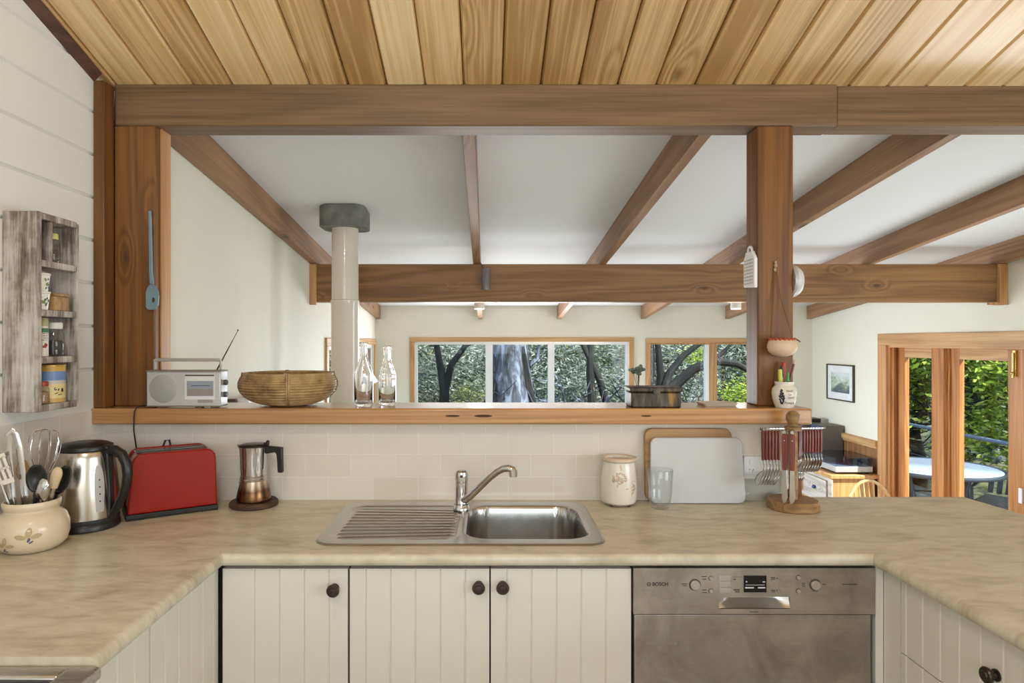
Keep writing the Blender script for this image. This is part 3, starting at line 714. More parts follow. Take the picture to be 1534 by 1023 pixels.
utensil('slotted_turner', 'pale slotted turner leaning left out of the cream crock', 'turner', [('blade', b1, M['whiteceramic'], {}), ('handle', b2, steelc, {})], (0, R(-17), R(20)), (-1.182, 1.675, cz))
b1 = paddle(.05, .07, .135, .002, depth=.012); b2 = MB(); b2.tube([(0, 0, 0), (0, 0, .14)], [.005, .005], 8)
utensil('ladle', 'black plastic serving spoon, bowl up, in the cream crock', 'spoon', [('bowl', b1, M['black'], {'solid': .002}), ('handle', b2, M['black'], {})], (0, R(3), R(10)), (-1.168, 1.685, cz))
b1 = paddle(.042, .075, .13, .002, depth=.008); b2 = MB(); b2.tube([(0, 0, 0), (0, 0, .13)], [.006, .006], 8)
utensil('spatula', 'black spatula leaning right out of the cream crock behind the silver spoon', 'spatula', [('blade', b1, M['black'], {'solid': .003}), ('handle', b2, M['black'], {})], (R(-8), R(18), 0), (-1.172, 1.705, cz))
b1 = paddle(.034, .06, .12, .0015, depth=-.008); b2 = MB(); b2.tube([(0, 0, 0), (0, 0, .125)], [.004, .004], 8)
utensil('serving_spoon', 'silver serving spoon leaning right in the cream crock', 'spoon', [('bowl', b1, M['chrome'], {'solid': .0015}), ('handle', b2, steelc, {})], (R(5), R(14), 0), (-1.162, 1.675, cz))
b1 = MB(); b1.tube([(0, 0, 0), (0, 0, .15)], [.006, .007], 10); b2 = MB(); b2.sph((0, 0, .185), (.014, .009, .02)); b2.tube([(0, 0, .15), (0, 0, .18)], [.010, .013], 12)
utensil('pastry_brush', 'pastry brush with pale bristles rising highest at the right of the crock', 'brush', [('handle', b1, steelc, {}), ('bristles', b2, plain('bristle', (206, 184, 150), .8), {})], (R(0), R(15), 0), (-1.16, 1.695, cz))
b1 = MB(); b1.tube([(0, 0, 0), (0, 0, .16)], [.006, .005], 10); b2 = MB(); b2.sph((0, 0, .185), (.019, .006, .03))
utensil('wooden_spoon', 'brown wooden spoon at the back left of the cream crock', 'spoon', [('handle', b1, M['boxwood'], {}), ('bowl', b2, M['boxwood'], {})], (R(-7), R(-9), 0), (-1.197, 1.709, cz))

# kettle
kt = thing('kettle', 'brushed steel electric kettle with black handle, between the crock and red toaster', 'kettle', (-1.158, 1.893, BT), R(-12))
MB().lathe([(.084, 0), (.089, .004), (.089, .014), (.086, .020), (.05, .021)], 48).build('power_base', M['black'], kt)
MB().lathe([(.086, .0205), (.0875, .030), (.086, .034)], 48).build('base_ring', M['blackrub'], kt)
MB().lathe([(.0855, .034), (.086, .06), (.0845, .11), (.080, .16), (.074, .205), (.071, .222), (.069, .224)], 56, cap=False).build('body', M['kettle'], kt)
MB().lathe([(.071, .2215), (.0725, .228), (.070, .236), (.055, .243), (.03, .247), (.0001, .248)], 48).build('lid', M['black'], kt)
b = MB(); b.box(.045, .085, -.016, .016, .226, .238); b.build('lid_release', M['black'], kt, bevel=.004)
b = MB(); b.loft([[(-.060, -.022, .19), (-.060, .022, .19), (-.060, .022, .225), (-.060, -.022, .225)], [(-.082, -.008, .222), (-.082, .008, .222), (-.096, .008, .238), (-.096, -.008, .238)]]); b.build('spout', M['kettle'], kt, bevel=.003)
b = MB(); b.tube([(.058, 0, .210), (.075, 0, .222), (.098, 0, .224), (.122, 0, .212), (.136, 0, .188), (.140, 0, .158), (.135, 0, .125), (.122, 0, .092), (.106, 0, .064), (.094, 0, .046), (.086, 0, .036)], [.016, .0155, .0145, .0145, .0145, .014, .013, .0125, .0115, .011, .012], 14, up=(0, 1, 0), flat=1.0); b.build('handle', M['black'], kt)
b = MB(); b.loft([[(.0835, -.015, .035), (.0835, .015, .035), (.092, .010, .035), (.092, -.010, .035)], [(.083, -.012, .10), (.083, .012, .10), (.089, .008, .10), (.089, -.008, .10)], [(.070, -.016, .200), (.070, .016, .200), (.084, .012, .200), (.084, -.012, .200)], [(.066, -.02, .222), (.066, .02, .222), (.085, .014, .226), (.085, -.014, .226)]]); b.build('handle_spine', M['black'], kt, bevel=.003)
wf = on_lathe([(.0855, .034), (.086, .06), (.0845, .11), (.080, .16), (.074, .205)], .0009, -.40)
b = MB(); rows = [[wf(-.012*s_+i*.024*s_/6, z_) for i in range(7)] for z_, s_ in ((.055, .8), (.08, .9), (.11, 1.1), (.14, 1.1), (.165, .9), (.185, .5))]; b.loft(rows, closed=False); b.build('water_gauge', plain('gauge_plastic', (176, 176, 172), .4), kt)
b = MB()
for z_ in (.085, .105, .125, .145): b.loft([[tuple(Vector(wf(u, z_+dz_))*1.004) if False else wf(u, z_+dz_) for u in (-.002, .002)] for dz_ in (-.002, .002)], closed=False)
b.xf(Matrix.Diagonal((1.006, 1.006, 1, 1))); b.build('gauge_marking', blk, kt)
wf2 = on_lathe([(.0855, .034), (.086, .06), (.0845, .11)], .0007, -1.72)
b = MB()
for k, (u, w_) in enumerate(((-.010, .003), (-.006, .002), (-.002, .003), (.002, .0022), (.006, .003), (.0095, .002))): b.loft([[wf2(u-w_/2, z_), wf2(u+w_/2, z_)] for z_ in (.056, .0595+.0015*(k % 2))], closed=False)
b.loft([[wf2(-.02, z_), wf2(-.01, z_), wf2(0, z_), wf2(.01, z_), wf2(.03, z_)] for z_ in (.0503, .0511)], closed=False); b.build('badge', blk, kt)
# toaster
ang = math.atan2(.137, .209)
ts = thing('toaster', 'red two-slot toaster with black foot, right of the kettle', 'toaster', (-.9995, 2.072, BT), ang)
L2, D2 = .126, .074
def tprof(hx, z0, z1, r=.03, lean=.012):
    return [(-hx, z0), (hx, z0), (hx-lean*.3, z1-r)] + [(hx-lean*.3-r+r*math.cos(a), z1-r+r*math.sin(a)) for a in (PI/8, PI/4, 3*PI/8, PI/2)] + [(-hx+lean+r+r*math.cos(a), z1-r+r*math.sin(a)) for a in (PI/2, 5*PI/8, 3*PI/4, 7*PI/8)] + [(-hx+lean, z1-r)]
for sy in (-1, 1):
    ya, yb = sorted((sy*D2, sy*(D2-.02)))
    MB().prism(tprof(L2, .018, .197), 'Y', ya, yb).build('side_shell', M['red'], ts, bevel=.005, seg=3)
MB().prism(tprof(L2-.006, .02, .192), 'Y', -D2+.0205, D2-.0205).build('chrome_body', M['steel'], ts, bevel=.002)
b = MB(); 
for sy in (-.022, .022): b.box(-.095, .10, sy-.011, sy+.011, .1915, .1935)
b.build('slot', plain('slot_dark', (18, 16, 15), .6), ts)
b = MB()
for sy in (-.035, -.009, .009, .035): b.box(-.098, .103, sy-.0015, sy+.0015, .1915, .1955)
b.build('slot_rail', M['chrome'], ts)
b = MB(); b.box(-L2-.004, L2+.002, -D2-.002, D2+.002, .004, .018); b.box(-L2-.004, -L2+.045, -D2-.002, -D2+.03, 0, .004); b.box(L2-.045, L2+.002, -D2-.002, -D2+.03, 0, .004); b.box(-L2-.004, -L2+.045, D2-.03, D2+.002, 0, .004); b.box(L2-.045, L2+.002, D2-.03, D2+.002, 0, .004)
b.build('foot', M['black'], ts, bevel=.002)
b = MB(); b.box(-L2-.02, -L2+.006, -.018, .018, .06, .075); b.box(-L2-.002, -L2+.004, -.004, .004, .05, .15); b.build('lever', M['black'], ts, bevel=.002)
b = MB(); b.tube([(0, .075, .05), (-.005, .085, .12), (-.012, .083, .19), (-.004, .082, .212), (.008, .083, .212), (.012, .085, .19), (.016, .082, .1), (.02, .083, .02)], .0035, 8); b.build('power_cord', M['blackrub'], ts)
# moka pot on trivet
tag(MB().lathe([(.072, 0), (.0765, .004), (.0765, .013), (.072, .018), (.0001, .018)], 48).build('trivet', M['cork'], None), 'round dark wooden trivet under the moka pot', 'trivet').location = (-.757, 2.134, BT)
mk = thing('moka_pot', 'steel stovetop moka pot with black handle standing on a dark trivet', 'coffee pot', (-.757, 2.134, BT+.0182), R(-8))
MB().lathe([(.046, 0), (.054, .003), (.0545, .012), (.050, .035), (.0435, .060), (.042, .066)], 40).build('boiler', M['scorch'], mk)
MB().lathe([(.0435, .066), (.0445, .068), (.0445, .072), (.0425, .074), (.0425, .080), (.043, .0815), (.043, .083), (.0415, .084)], 40).build('collar', M['cutsteel'], mk)
MB().lathe([(.0415, .083), (.0425, .10), (.0440, .14), (.0455, .172), (.0465, .176)], 44, cap=False).build('body', M['chrome'], mk)
MB().lathe([(.0475, .1755), (.0475, .179), (.044, .182), (.03, .184), (.0001, .185)], 40).build('lid', plain('lid_steel', (60, 58, 54), .3, metal=.8), mk)
b = MB(); b.loft([[(-.040, -.014, .155), (-.040, .014, .155), (-.038, .014, .178), (-.038, -.014, .178)], [(-.054, -.003, .174), (-.054, .003, .174), (-.060, .002, .181), (-.060, -.002, .181)]]); b.build('spout', M['chrome'], mk, bevel=.002)
b = MB(); b.box(.036, .052, -.006, .006, .180, .189); b.sph((.048, 0, .190), (.006, .006, .006)); b.build('lid_tab', M['black'], mk, bevel=.002)
b = MB(); b.loft([[(.044, -.008, .152), (.044, .008, .152), (.044, .008, .178), (.044, -.008, .178)], [(.075, -.008, .158), (.075, .008, .158), (.078, .008, .176), (.078, -.008, .176)], [(.080, -.008, .152), (.080, .008, .152), (.099, .008, .174), (.099, -.008, .174)], [(.082, -.007, .130), (.082, .007, .130), (.100, .007, .13), (.100, -.007, .13)], [(.084, -.007, .092), (.084, .007, .092), (.101, .007, .092), (.101, -.007, .092)]]); b.build('handle', M['black'], mk, bevel=.003)
b = MB(); b.cyl((-.05, 0, .055), (-.042, 0, .055), .005, n=12); b.build('valve', M['cutsteel'], mk)
# canister
cn = thing('utensil_canister', 'cream ceramic canister with pink painted flowers beside the sink', 'canister', (.4365, 2.148, BT))
outer = [(.042, .004), (.054, .012), (.0585, .026), (.0590, .06), (.0570, .10), (.0530, .130), (.0515, .138), (.0515, .142), (.0565, .146), (.0580, .151), (.0565, .156)]
inner = [(.052, .156), (.0495, .150), (.049, .138), (.053, .10), (.054, .05), (.050, .02), (.02, .012)]
MB().lathe(outer+inner, 48).build('pot', M['whiteceramic'], cn)
MB().lathe([(.0560, .1455), (.0592, .149), (.0592, .153), (.0566, .1575), (.0515, .1575), (.0505, .155), (.0540, .147)], 48).build('rim', plain('rim_glaze', (204, 182, 158), .35), cn)
b = MB()
for a in (.6, 2.2, 3.9, 5.4): b.sph((.040*math.cos(a), .040*math.sin(a), .005), (.007, .007, .006), 10, 8)
b.build('foot', plain('foot_dark', (80, 62, 44), .5), cn)
fn = on_lathe(outer, .0006, -1.75)
pk = plain('petal_pink', (208, 182, 164), .5); gr_ = plain('leaf_tan', (172, 156, 132), .5)
random.seed(3)
P = [(random.gauss(.0, .011), .098+random.gauss(0, .011), random.uniform(0, 3), .006, .0028) for _ in range(22)]; Q = [(random.gauss(0, .014), .092+random.gauss(0, .012), random.uniform(0, 3), .005, .0013) for _ in range(14)]
P += [(.055+random.gauss(.0, .006), .060+random.gauss(0, .012), random.uniform(0, 3), .006, .0028) for _ in range(14)]; Q += [(.052+random.gauss(.0, .006), .065+random.gauss(0, .012), random.uniform(0, 3), .005, .0013) for _ in range(8)]
f2 = on_lathe(outer, .0008, -1.75)
motif(cn, 'painted_flower', fn, P[:22], 1, (pk,)); motif(cn, 'painted_flower', fn, P[22:], 1, (pk,)); motif(cn, 'painted_leaf', f2, Q[:14], 1, (gr_,)); motif(cn, 'painted_leaf', f2, Q[14:], 1, (gr_,))
# tumbler
tag(MB().lathe([(.0001, 0), (.024, .0), (.029, .005), (.0345, .024), (.0385, .060), (.0415, .124), (.0408, .1255), (.0398, .124), (.0370, .060), (.0330, .026), (.026, .012), (.0001, .010)], 44).build('glass_tumbler', M['thinglass'], None, ang=60), 'clear glass tumbler in front of the white chopping board', 'tumbler').location = (.5585, 2.100, BT)
# chopping boards leaning on the tiles
def board(name, w, h, th, r, m, label, x, y, lean, taper=0, bev=.003):
    b = MB(); o = rrect(-w/2, w/2, 0, h, r, 6)
    b.prism([(u*(1-taper*v/h), v) for u, v in o], 'Y', -th/2, th/2)
    o = b.build(name, m, None, bevel=bev); o.location = (x, y, BT+th/2*math.sin(lean)+.0008); o.rotation_euler = (-lean, 0, 0)
    return tag(o, label, 'chopping board')
board('chopping_board', .292, .243, .018, .028, M['board'], 'wooden chopping board leaning on the tiles behind the white one', .678, 2.188, R(3.2))
board('chopping_board', .316, .215, .010, .022, M['whiteboard'], 'white plastic chopping board leaning against the wooden board', .6985, 2.157, R(5.5), .04)
# socket
so = thing('power_outlet', 'white double power outlet on the tiles behind the cutlery stand', 'power outlet', (.905, Yw-.006, 1.01))
MB().box(-.037, .078, -.009, 0, -.038, .038).build('plate', M['winwhite'], so, bevel=.002)
for x in (-.012, .053): MB().box(x-.006, x+.006, -.0125, -.009, .012, .028).build('switch', M['winwhite'], so, bevel=.001)
b = MB()
for x in (-.012, .053):
    for dx_, an in ((-.006, .4), (.006, -.4)): b.obox((x+dx_-.002, -.0092, -.010+an*.004), (x+dx_+.002, -.0092, -.004), .0012, .0012)
b.build('socket_slot', blk, so)
# clear box behind the stand
cb = thing('food_box', 'clear plastic food box against the tiles behind the cutlery stand', 'box', (.930, 2.1925, BT))
b = MB(); b.loft([[(u*s_, v*s_, z_) for u, v in rrect(-.077, .077, -.015, .015, .010, 4)] for z_, s_ in ((0, .93), (.09, 1))], cap1=False); b.build('tub', M['clearplastic'], cb, solid=.0015)
MB().prism(rrect(-.079, .079, -.0165, .0165, .011, 4), 'Z', .0905, .098).build('lid', M['clearplastic'], cb, bevel=.002)

# cutlery stand
SX, SY = .983, 2.095
st = thing('cutlery_stand', 'wooden cutlery stand with round base and knob, right of the chopping boards', 'cutlery stand', (SX, SY, BT))
MB().lathe([(.074, 0), (.078, .004), (.078, .024), (.073, .031), (.0001, .031)], 56).build('base', M['stand'], st)
MB().lathe([(.0145, .030), (.0145, .245), (.0145, .25)], 24).build('pole', M['stand'], st)
MB().lathe([(.015, .25), (.026, .251), (.026, .262), (.016, .265), (.014, .272), (.017, .276), (.0215, .288), (.020, .302), (.011, .312), (.0001, .314)], 28).build('knob_top', M['stand'], st)
def arm(d):
    dv = Vector(d); b = MB(); b.obox(dv*.02+Vector((0, 0, .2565)), dv*.104+Vector((0, 0, .2565)), .003, .003); b.cyl(dv*.104+Vector((0, 0, .2565)), dv*.108+Vector((0, 0, .2565)), .005, n=10); return b
DIRS = {'l': (-1, -.08, 0), 'r': (.995, .1, 0), 'f': (-.62, -.78, 0), 'g': (-.44, -.895, 0), 'b': (.62, .78, 0)}
for k in DIRS: arm(Vector(DIRS[k]).normalized()).build('arm', M['cutsteel'], st)
def cutlery(kind, label):
    t = thing('dessert_spoon' if kind == 'spoon' else 'tea_spoon' if kind == 'tea' else 'table_knife' if kind == 'knife' else 'table_fork', label, {'spoon': 'spoon', 'tea': 'teaspoon', 'knife': 'knife', 'fork': 'fork'}[kind])
    hl = {'spoon': .094, 'tea': .072, 'knife': .112, 'fork': .094}[kind]; hw = {'spoon': .013, 'tea': .011, 'knife': .017, 'fork': .013}[kind]
    b = MB(); b.prism([(-hw*.38, -hl), (hw*.38, -hl), (hw*.5, -hl*.5), (hw*.48, -.006), (hw*.25, 0), (-hw*.25, 0), (-hw*.48, -.006), (-hw*.5, -hl*.5)], 'Y', -.0032, .0032); b.build('handle', M['redwood'], t, bevel=.0015)
    b = MB(); b.torus((0, 0, .0045), .0046, .0009, 'Y', 16, 6); b.cyl((0, -.004, -.02), (0, .004, -.02), .002, n=8); b.build('hanging_ring', M['cutsteel'], t)
    b = MB(); z0 = -hl
    if kind in ('spoon', 'tea'):
        k_ = 1 if kind == 'spoon' else .78
        sec = [(0, .0035, 0), (.012, .003, .003), (.024, .0028, .005), (.034, .006, .003), (.042, .014, -.003), (.052, .0195, -.010), (.062, .019, -.015), (.072, .014, -.018), (.079, .005, -.019)]
        rows = [[(w_*k_*(j/6*2-1), (y_+.45*w_*(-(1-(j/6*2-1)**2)) * (1 if w_ > .01 else 0)*-1*.5)*k_, z0-z_*k_) for j in range(7)] for z_, w_, y_ in sec]
        b.loft(rows, closed=False); b.build('bowl', M['cutsteel'], t, solid=.0014)
    elif kind == 'knife':
        b.prism([(-.006, z0+.002), (.006, z0+.002), (.0075, z0-.05), (.0095, z0-.082), (.004, z0-.098), (-.004, z0-.102), (-.0075, z0-.09), (-.0065, z0-.03)], 'Y', -.0008, .0008); b.build('blade', M['cutsteel'], t)
    else:
        rows = [[(w_*(j/4*2-1), y_, z0-z_) for j in range(5)] for z_, w_, y_ in [(0, .0035, 0), (.014, .003, .003), (.026, .004, .004), (.034, .010, .001), (.042, .0115, -.003)]]
        b.loft(rows, closed=False)
        for j in range(4): b.loft([[(x_-.0013*s_, y_, z0-z_), (x_+.0013*s_, y_, z0-z_)] for x_ in ((j-1.5)*.0067,) for z_, y_, s_ in ((.041, -.003, 1), (.055, -.006, 1), (.068, -.006, .8), (.078, -.003, .4))], closed=False)
        b.build('tines', M['cutsteel'], t, solid=.0014)
    return t
ordn = ['outermost', 'second from the outside', 'third from the outside', 'fourth from the outside', 'fifth from the outside', 'sixth from the outside', 'innermost']
for kind, dk, n, lab, grp in (('spoon', 'l', 6, 'red-handled dessert spoon hanging on the left arm of the cutlery stand', 'dessert spoons on the cutlery stand'),
                              ('tea', 'r', 7, 'red-handled teaspoon hanging on the right arm of the cutlery stand', 'teaspoons on the cutlery stand'),
                              ('knife', 'f', 2, 'red-handled knife hanging on the left front arm of the cutlery stand', 'knives on the cutlery stand'),
                              ('knife', 'g', 2, 'red-handled knife hanging on the right front arm of the cutlery stand', 'knives on the cutlery stand'),
                              ('fork', 'b', 5, 'red-handled fork hanging between the knives and teaspoons', 'forks on the cutlery stand')):
    proto = None; dv = Vector(DIRS[dk]).normalized()
    for i in range(n):
        o = cutlery(kind, '') if proto is None else copy_tree(proto)
        proto = proto or o
        rr = (.100 if kind != 'tea' else .094)-i*(.0105 if kind not in ('knife', 'tea') else .012 if kind == 'knife' else .0095)
        a = math.atan2(dv.y, dv.x)+PI/2
        if kind == 'tea': a += PI
        o.location = (SX+dv.x*rr, SY+dv.y*rr, BT+.2565-.0060); o.rotation_euler = (0, 0, a + (PI if kind == 'spoon' else 0)*0)
        nm = ordn[i] if i < n-1 else 'innermost'
        tag(o, '%s red-handled %s' % (nm, lab.split('red-handled ')[1]), o['category'], grp)

# ------------------------------------------------------------------ spice rack and its contents
rk = thing('spice_rack', 'whitewashed old crate spice rack hung on the white boarded wall', 'rack', (XL, 1.757, 1.244))
D, W_, HH = .098, .182, .542
MB().box(0, D, 0, .014, 0, HH).build('side_panel', M['rack'], rk, bevel=.002)
MB().box(0, D-.004, W_-.012, W_, .008, HH-.004).build('side_panel', M['rack'], rk, bevel=.002)
MB().box(.0, .008, .014, W_-.012, .0, HH).build('back_panel', M['rack'], rk)
for z_, nm in ((0, 'bottom_shelf'), (.131, 'shelf'), (.260, 'shelf'), (.395, 'shelf'), (HH-.018, 'top_panel')):
    MB().box(.008, D-.002, .014, W_-.012, z_, z_+.018).build(nm, M['rack'], rk, bevel=.002)
MB().box(.008, D-.006, .056, .068, .413, HH-.018).build('divider', M['rack'], rk, bevel=.002)
def jar(label, loc, r, h, lid, m_fill, fill=.7, cat='jar', lidh=.014):
    t = thing('spice_jar', label, cat, loc)
    MB().lathe([(.0001, 0), (r*.92, 0), (r, .003), (r, h*.74), (r*.8, h*.84), (r*.78, h*.9), (r*.74, h*.9), (r*.76, h*.84), (r*.95, h*.73), (r*.95, .005), (.0001, .003)], 28).build('glass', M['clearplastic'], t)
    if m_fill: MB().lathe([(r*.93, .004), (r*.93, h*fill), (.0001, h*fill+.002)], 24).build('contents', m_fill, t)
    MB().lathe([(r*.84, h*.88), (r*.86, h*.88+.002), (r*.86, h*.88+lidh), (r*.8, h*.88+lidh+.002), (.0001, h*.88+lidh+.002)], 28).build('lid', lid, t)
    return t
rx = XL
jar('small glass jar with yellow lid in the top of the spice rack', (rx+.062, 1.868, 1.6575), .017, .078, plain('yellow_lid', (204, 190, 120), .5), plain('spice_brown', (78, 66, 52), .8), .5)
def pot_label(label, z_):
    t = thing('patterned_pot', label, 'pot', (rx+.064, 1.807, z_))
    MB().lathe([(.0001, 0), (.022, 0), (.0275, .044), (.029, .045), (.029, .050), (.026, .050), (.0205, .003), (.0001, .003)], 32).build('pot', M['whiteceramic'], t)
    fn = on_lathe([(.022, 0), (.0275, .044)], .0006, -.55); random.seed(int(z_*1000))
    motif(t, 'painted_leaf', fn, [(random.uniform(-.02, .02), random.uniform(.010, .036), random.uniform(0, 3), .005, .003) for _ in range(8)], 1, (plain('leaf_green', (110, 138, 58), .5),))
    motif(t, 'painted_berry', fn, [(random.uniform(-.02, .02), random.uniform(.008, .038), 0, .0028, .0028) for _ in range(6)], 1, (plain('berry_dark', (58, 46, 50), .5),))
pot_label('lower of two stacked white pots with green leaf pattern in the rack', 1.5228)
pot_label('upper of two stacked white pots with green leaf pattern in the rack', 1.573)
bx_ = thing('wooden_box', 'small pale wooden box beside the stacked pots in the rack', 'box', (rx+.055, 1.875, 1.5228))
MB().box(-.030, .030, -.033, .033, 0, .040).build('box_body', M['boxwood'], bx_, bevel=.002); MB().box(-.031, .031, -.034, .034, .0405, .050).build('lid', M['boxwood'], bx_, bevel=.002)
def shaker(label, y, cap, z_=1.3938):
    t = thing('spice_shaker', label, 'spice shaker', (rx+.070, y, z_))
    MB().lathe([(.0001, 0), (.0125, 0), (.0130, .003), (.0130, .078), (.0115, .084), (.0001, .084)], 24).build('bottle', plain('shaker_white', (214, 208, 194), .4), t)
    MB().lathe([(.0125, .0845), (.0125, .104), (.0115, .106), (.0001, .106)], 24).build('cap', cap, t)
    fn = on_lathe([(.0130, 0), (.0130, .1)], .0004, -.6); random.seed(int(y*1000))
    motif(t, 'label_print', fn, [(random.uniform(-.008, .008), random.uniform(.02, .035), random.uniform(0, 3), .004, .003) for _ in range(6)], 1, (plain('print_red', (140, 44, 36), .5),))
    motif(t, 'label_text', fn, [(random.uniform(-.002, .002), .045+.006*k, 0, .007, .0011) for k in range(4)], 1, (gry,))
    b = MB(); b.loft([[fn(-.012+.024*i/6, z_) for i in range(7)] for z_ in (.066, .078)], closed=False); b.build('label_band', plain('label_green', (62, 116, 70), .5), t)
shaker('white spice shaker with dark green cap in the third bay of the rack', 1.788, plain('green_cap', (24, 84, 56), .4))
shaker('white spice shaker with pale cap next to the green-capped one', 1.817, plain('olive_cap', (176, 168, 120), .4))
jar('glass spice jar with white lid and dark contents in the rack', (rx+.064, 1.872, 1.3938), .025, .088, plain('white_lid', (216, 214, 206), .45), plain('spice_dark', (46, 40, 36), .8), .5, lidh=.016)
tn = thing('food_tin', 'round yellow and blue printed tin in the bottom bay of the rack', 'tin', (rx+.052, 1.868, 1.2628))
for z0, z1, c_, nm in ((0, .012, (196, 160, 84), 'base_band'), (.012, .052, (214, 196, 140), 'cream_band'), (.052, .062, (188, 184, 176), 'grey_band'), (.062, .088, (104, 132, 176), 'blue_band'), (.088, .102, (196, 152, 62), 'top_band')):
    MB().lathe([(.041, z0), (.041, z1)], 40).build(nm, plain('tin_'+nm, c_, .4, var=.1), tn)
MB().lathe([(.042, .102), (.042, .106), (.040, .107), (.0001, .107)], 40).build('lid', plain('tin_gold', (178, 140, 70), .35, metal=.5), tn)
fn = on_lathe([(.041, 0), (.041, .11)], .0005, -.30); random.seed(5)
motif(tn, 'printed_motif', fn, [(-.012, .036, 0, .004, .0016), (-.004, .036, 1.2, .004, .0018), (.008, .034, 1.57, .006, .004), (-.01, .026, .3, .006, .0012), (.0, .022, .1, .007, .0012), (-.014, .040, .8, .003, .0014)], 1, (blk,))
jar('small glass jar with red lid in front of the printed tin', (rx+.079, 1.800, 1.2628), .0175, .056, plain('red_lid', (150, 56, 40), .4), plain('spice_tan', (150, 116, 78), .8), .6, lidh=.011)

# ------------------------------------------------------------------ things on the ledge and posts
LT = 1.2152
ra = thing('radio', 'silver portable radio with raised handle and aerial on the ledge', 'radio', (-.9975, 2.187, LT))
MB().box(-.1225, .1225, -.030, .030, .005, .123).build('casing', M['silverplastic'], ra, bevel=.004)
MB().box(-.1225, .1225, -.0315, .0315, .1185, .1245).build('top_strip', plain('radio_taupe', (128, 118, 106), .5), ra, bevel=.001)
b = MB(); b.box(-.1225, .1225, -.0312, .0312, .005, .0085)
for x in (-.085, .04, .092): b.box(x-.007, x+.007, -.02, .02, 0, .005)
b.build('foot', plain('radio_taupe_dark', (110, 100, 88), .5), ra)
b = MB(); b.lathe([(.0001, -.0312), (.044, -.0312), (.047, -.0305), (.047, -.030)], 40, (-.066, 0, .064), 'Y'); b.build('speaker_grille', plain('grille_silver', (172, 172, 172), .45, metal=.4), ra)
MB().box(.004, .104, -.0318, -.030, .028, .112).build('dial_surround', plain('dial_white', (214, 214, 214), .35), ra, bevel=.001)
MB().box(.012, .100, -.0326, -.0318, .040, .090).build('dial', plain('dial_blue', (142, 148, 162), .3), ra, bevel=.0008)
b = MB(); b.box(.026, .088, -.0331, -.0326, .073, .0755); b.build('dial_scale', plain('dial_ink', (70, 82, 112), .4), ra)
b = MB(); b.box(.014, .098, -.0331, -.0326, .042, .064); b.build('dial_lower', plain('dial_taupe', (142, 134, 130), .4), ra)
MB().box(.006, .102, -.0324, -.0318, .1055, .1105).build('band_selector', gry, ra)
MB().box(.048, .098, -.0324, -.0318, .0185, .0285).build('nameplate', plain('nameplate_taupe', (150, 142, 134), .4), ra)
for z_ in (.043, .083): MB().lathe([(.009, .1225), (.009, .131), (.008, .133), (.0001, .133)], 20, (0, 0, z_), 'X').build('knob', gry, ra)
b = MB(); b.box(-.108, .108, -.006, .006, .153, .164); b.box(-.112, -.106, -.006, .006, .124, .160); b.box(.108, .113, -.006, .006, .124, .158); b.build('handle', plain('radio_handle', (158, 154, 146), .45), ra, bevel=.002)
b = MB(); b.tube([(.088, .022, .122), (.120, .026, .185), (.140, .028, .224)], [.0028, .0022, .0016], 8); b.tube([(.140, .028, .224), (.157, .030, .257)], .0012, 6); b.sph((.157, .030, .258), .003, 10, 8); b.build('aerial', plain('aerial_steel', (92, 88, 82), .3, metal=.8), ra)
b = MB(); b.tube([(-.1215, .015, .012), (-.130, .0, .006), (-.138, -.028, .007), (-.145, -.046, .005), (-.149, -.053, -.008), (-.151, -.053, -.03), (-.154, -.048, -.07), (-.160, -.03, -.10), (-.163, -.012, -.15), (-.163, .0, -.22)], .0024, 8); b.build('power_cord', M['blackrub'], ra)
# cane bowl
bk = thing('cane_bowl', 'large coiled rattan cane bowl on the ledge beside the radio', 'bowl', (-.682, 2.262, LT))
prof = [(.060, .006), (.090, .010), (.118, .020), (.139, .034), (.152, .050), (.158, .066), (.158, .080), (.153, .093), (.147, .103)]
b = MB(); m_ = 15; L_ = []
for i in range(m_):
    s_ = i/(m_-1)*(len(prof)-1); k = min(int(s_), len(prof)-2); f = s_-k
    r_ = prof[k][0]*(1-f)+prof[k+1][0]*f; z_ = prof[k][1]*(1-f)+prof[k+1][1]*f
    b.torus((0, 0, z_), r_, .0047, 'Z', 56, 8)
b.torus((0, 0, .108), .146, .006, 'Z', 56, 8)
b.lathe([(.0001, .0015), (.062, .0015), (.066, .004), (.062, .008), (.0001, .008)], 40)
b.build('coil', M['rattan'], bk)
b = MB()
for a in (-1.30, .3, 1.9, 3.5):
    pts = [((r_+.0055)*math.cos(a), (r_+.0055)*math.sin(a), z_) for r_, z_ in prof+[(.1465, .114), (.138, .112), (.140, .100)]]
    for da in (-.02, .02): b.tube([(p[0]-da*.16*math.sin(a), p[1]+da*.16*math.cos(a), p[2]) for p in pts], .0035, 6)
b.build('binding', M['rattan'], bk)
tag(MB().prism([(-.03, -.02), (.03, -.026), (.034, .018), (-.026, .024)], 'Z', 0, .0015).build('paper_slip', M['winwhite'], None), 'scrap of white paper lying inside the cane bowl', 'paper')
o = bpy.data.objects['paper_slip']; o.location = (-.700, 2.34, LT+.082); o.rotation_euler = (R(50), R(10), .3)
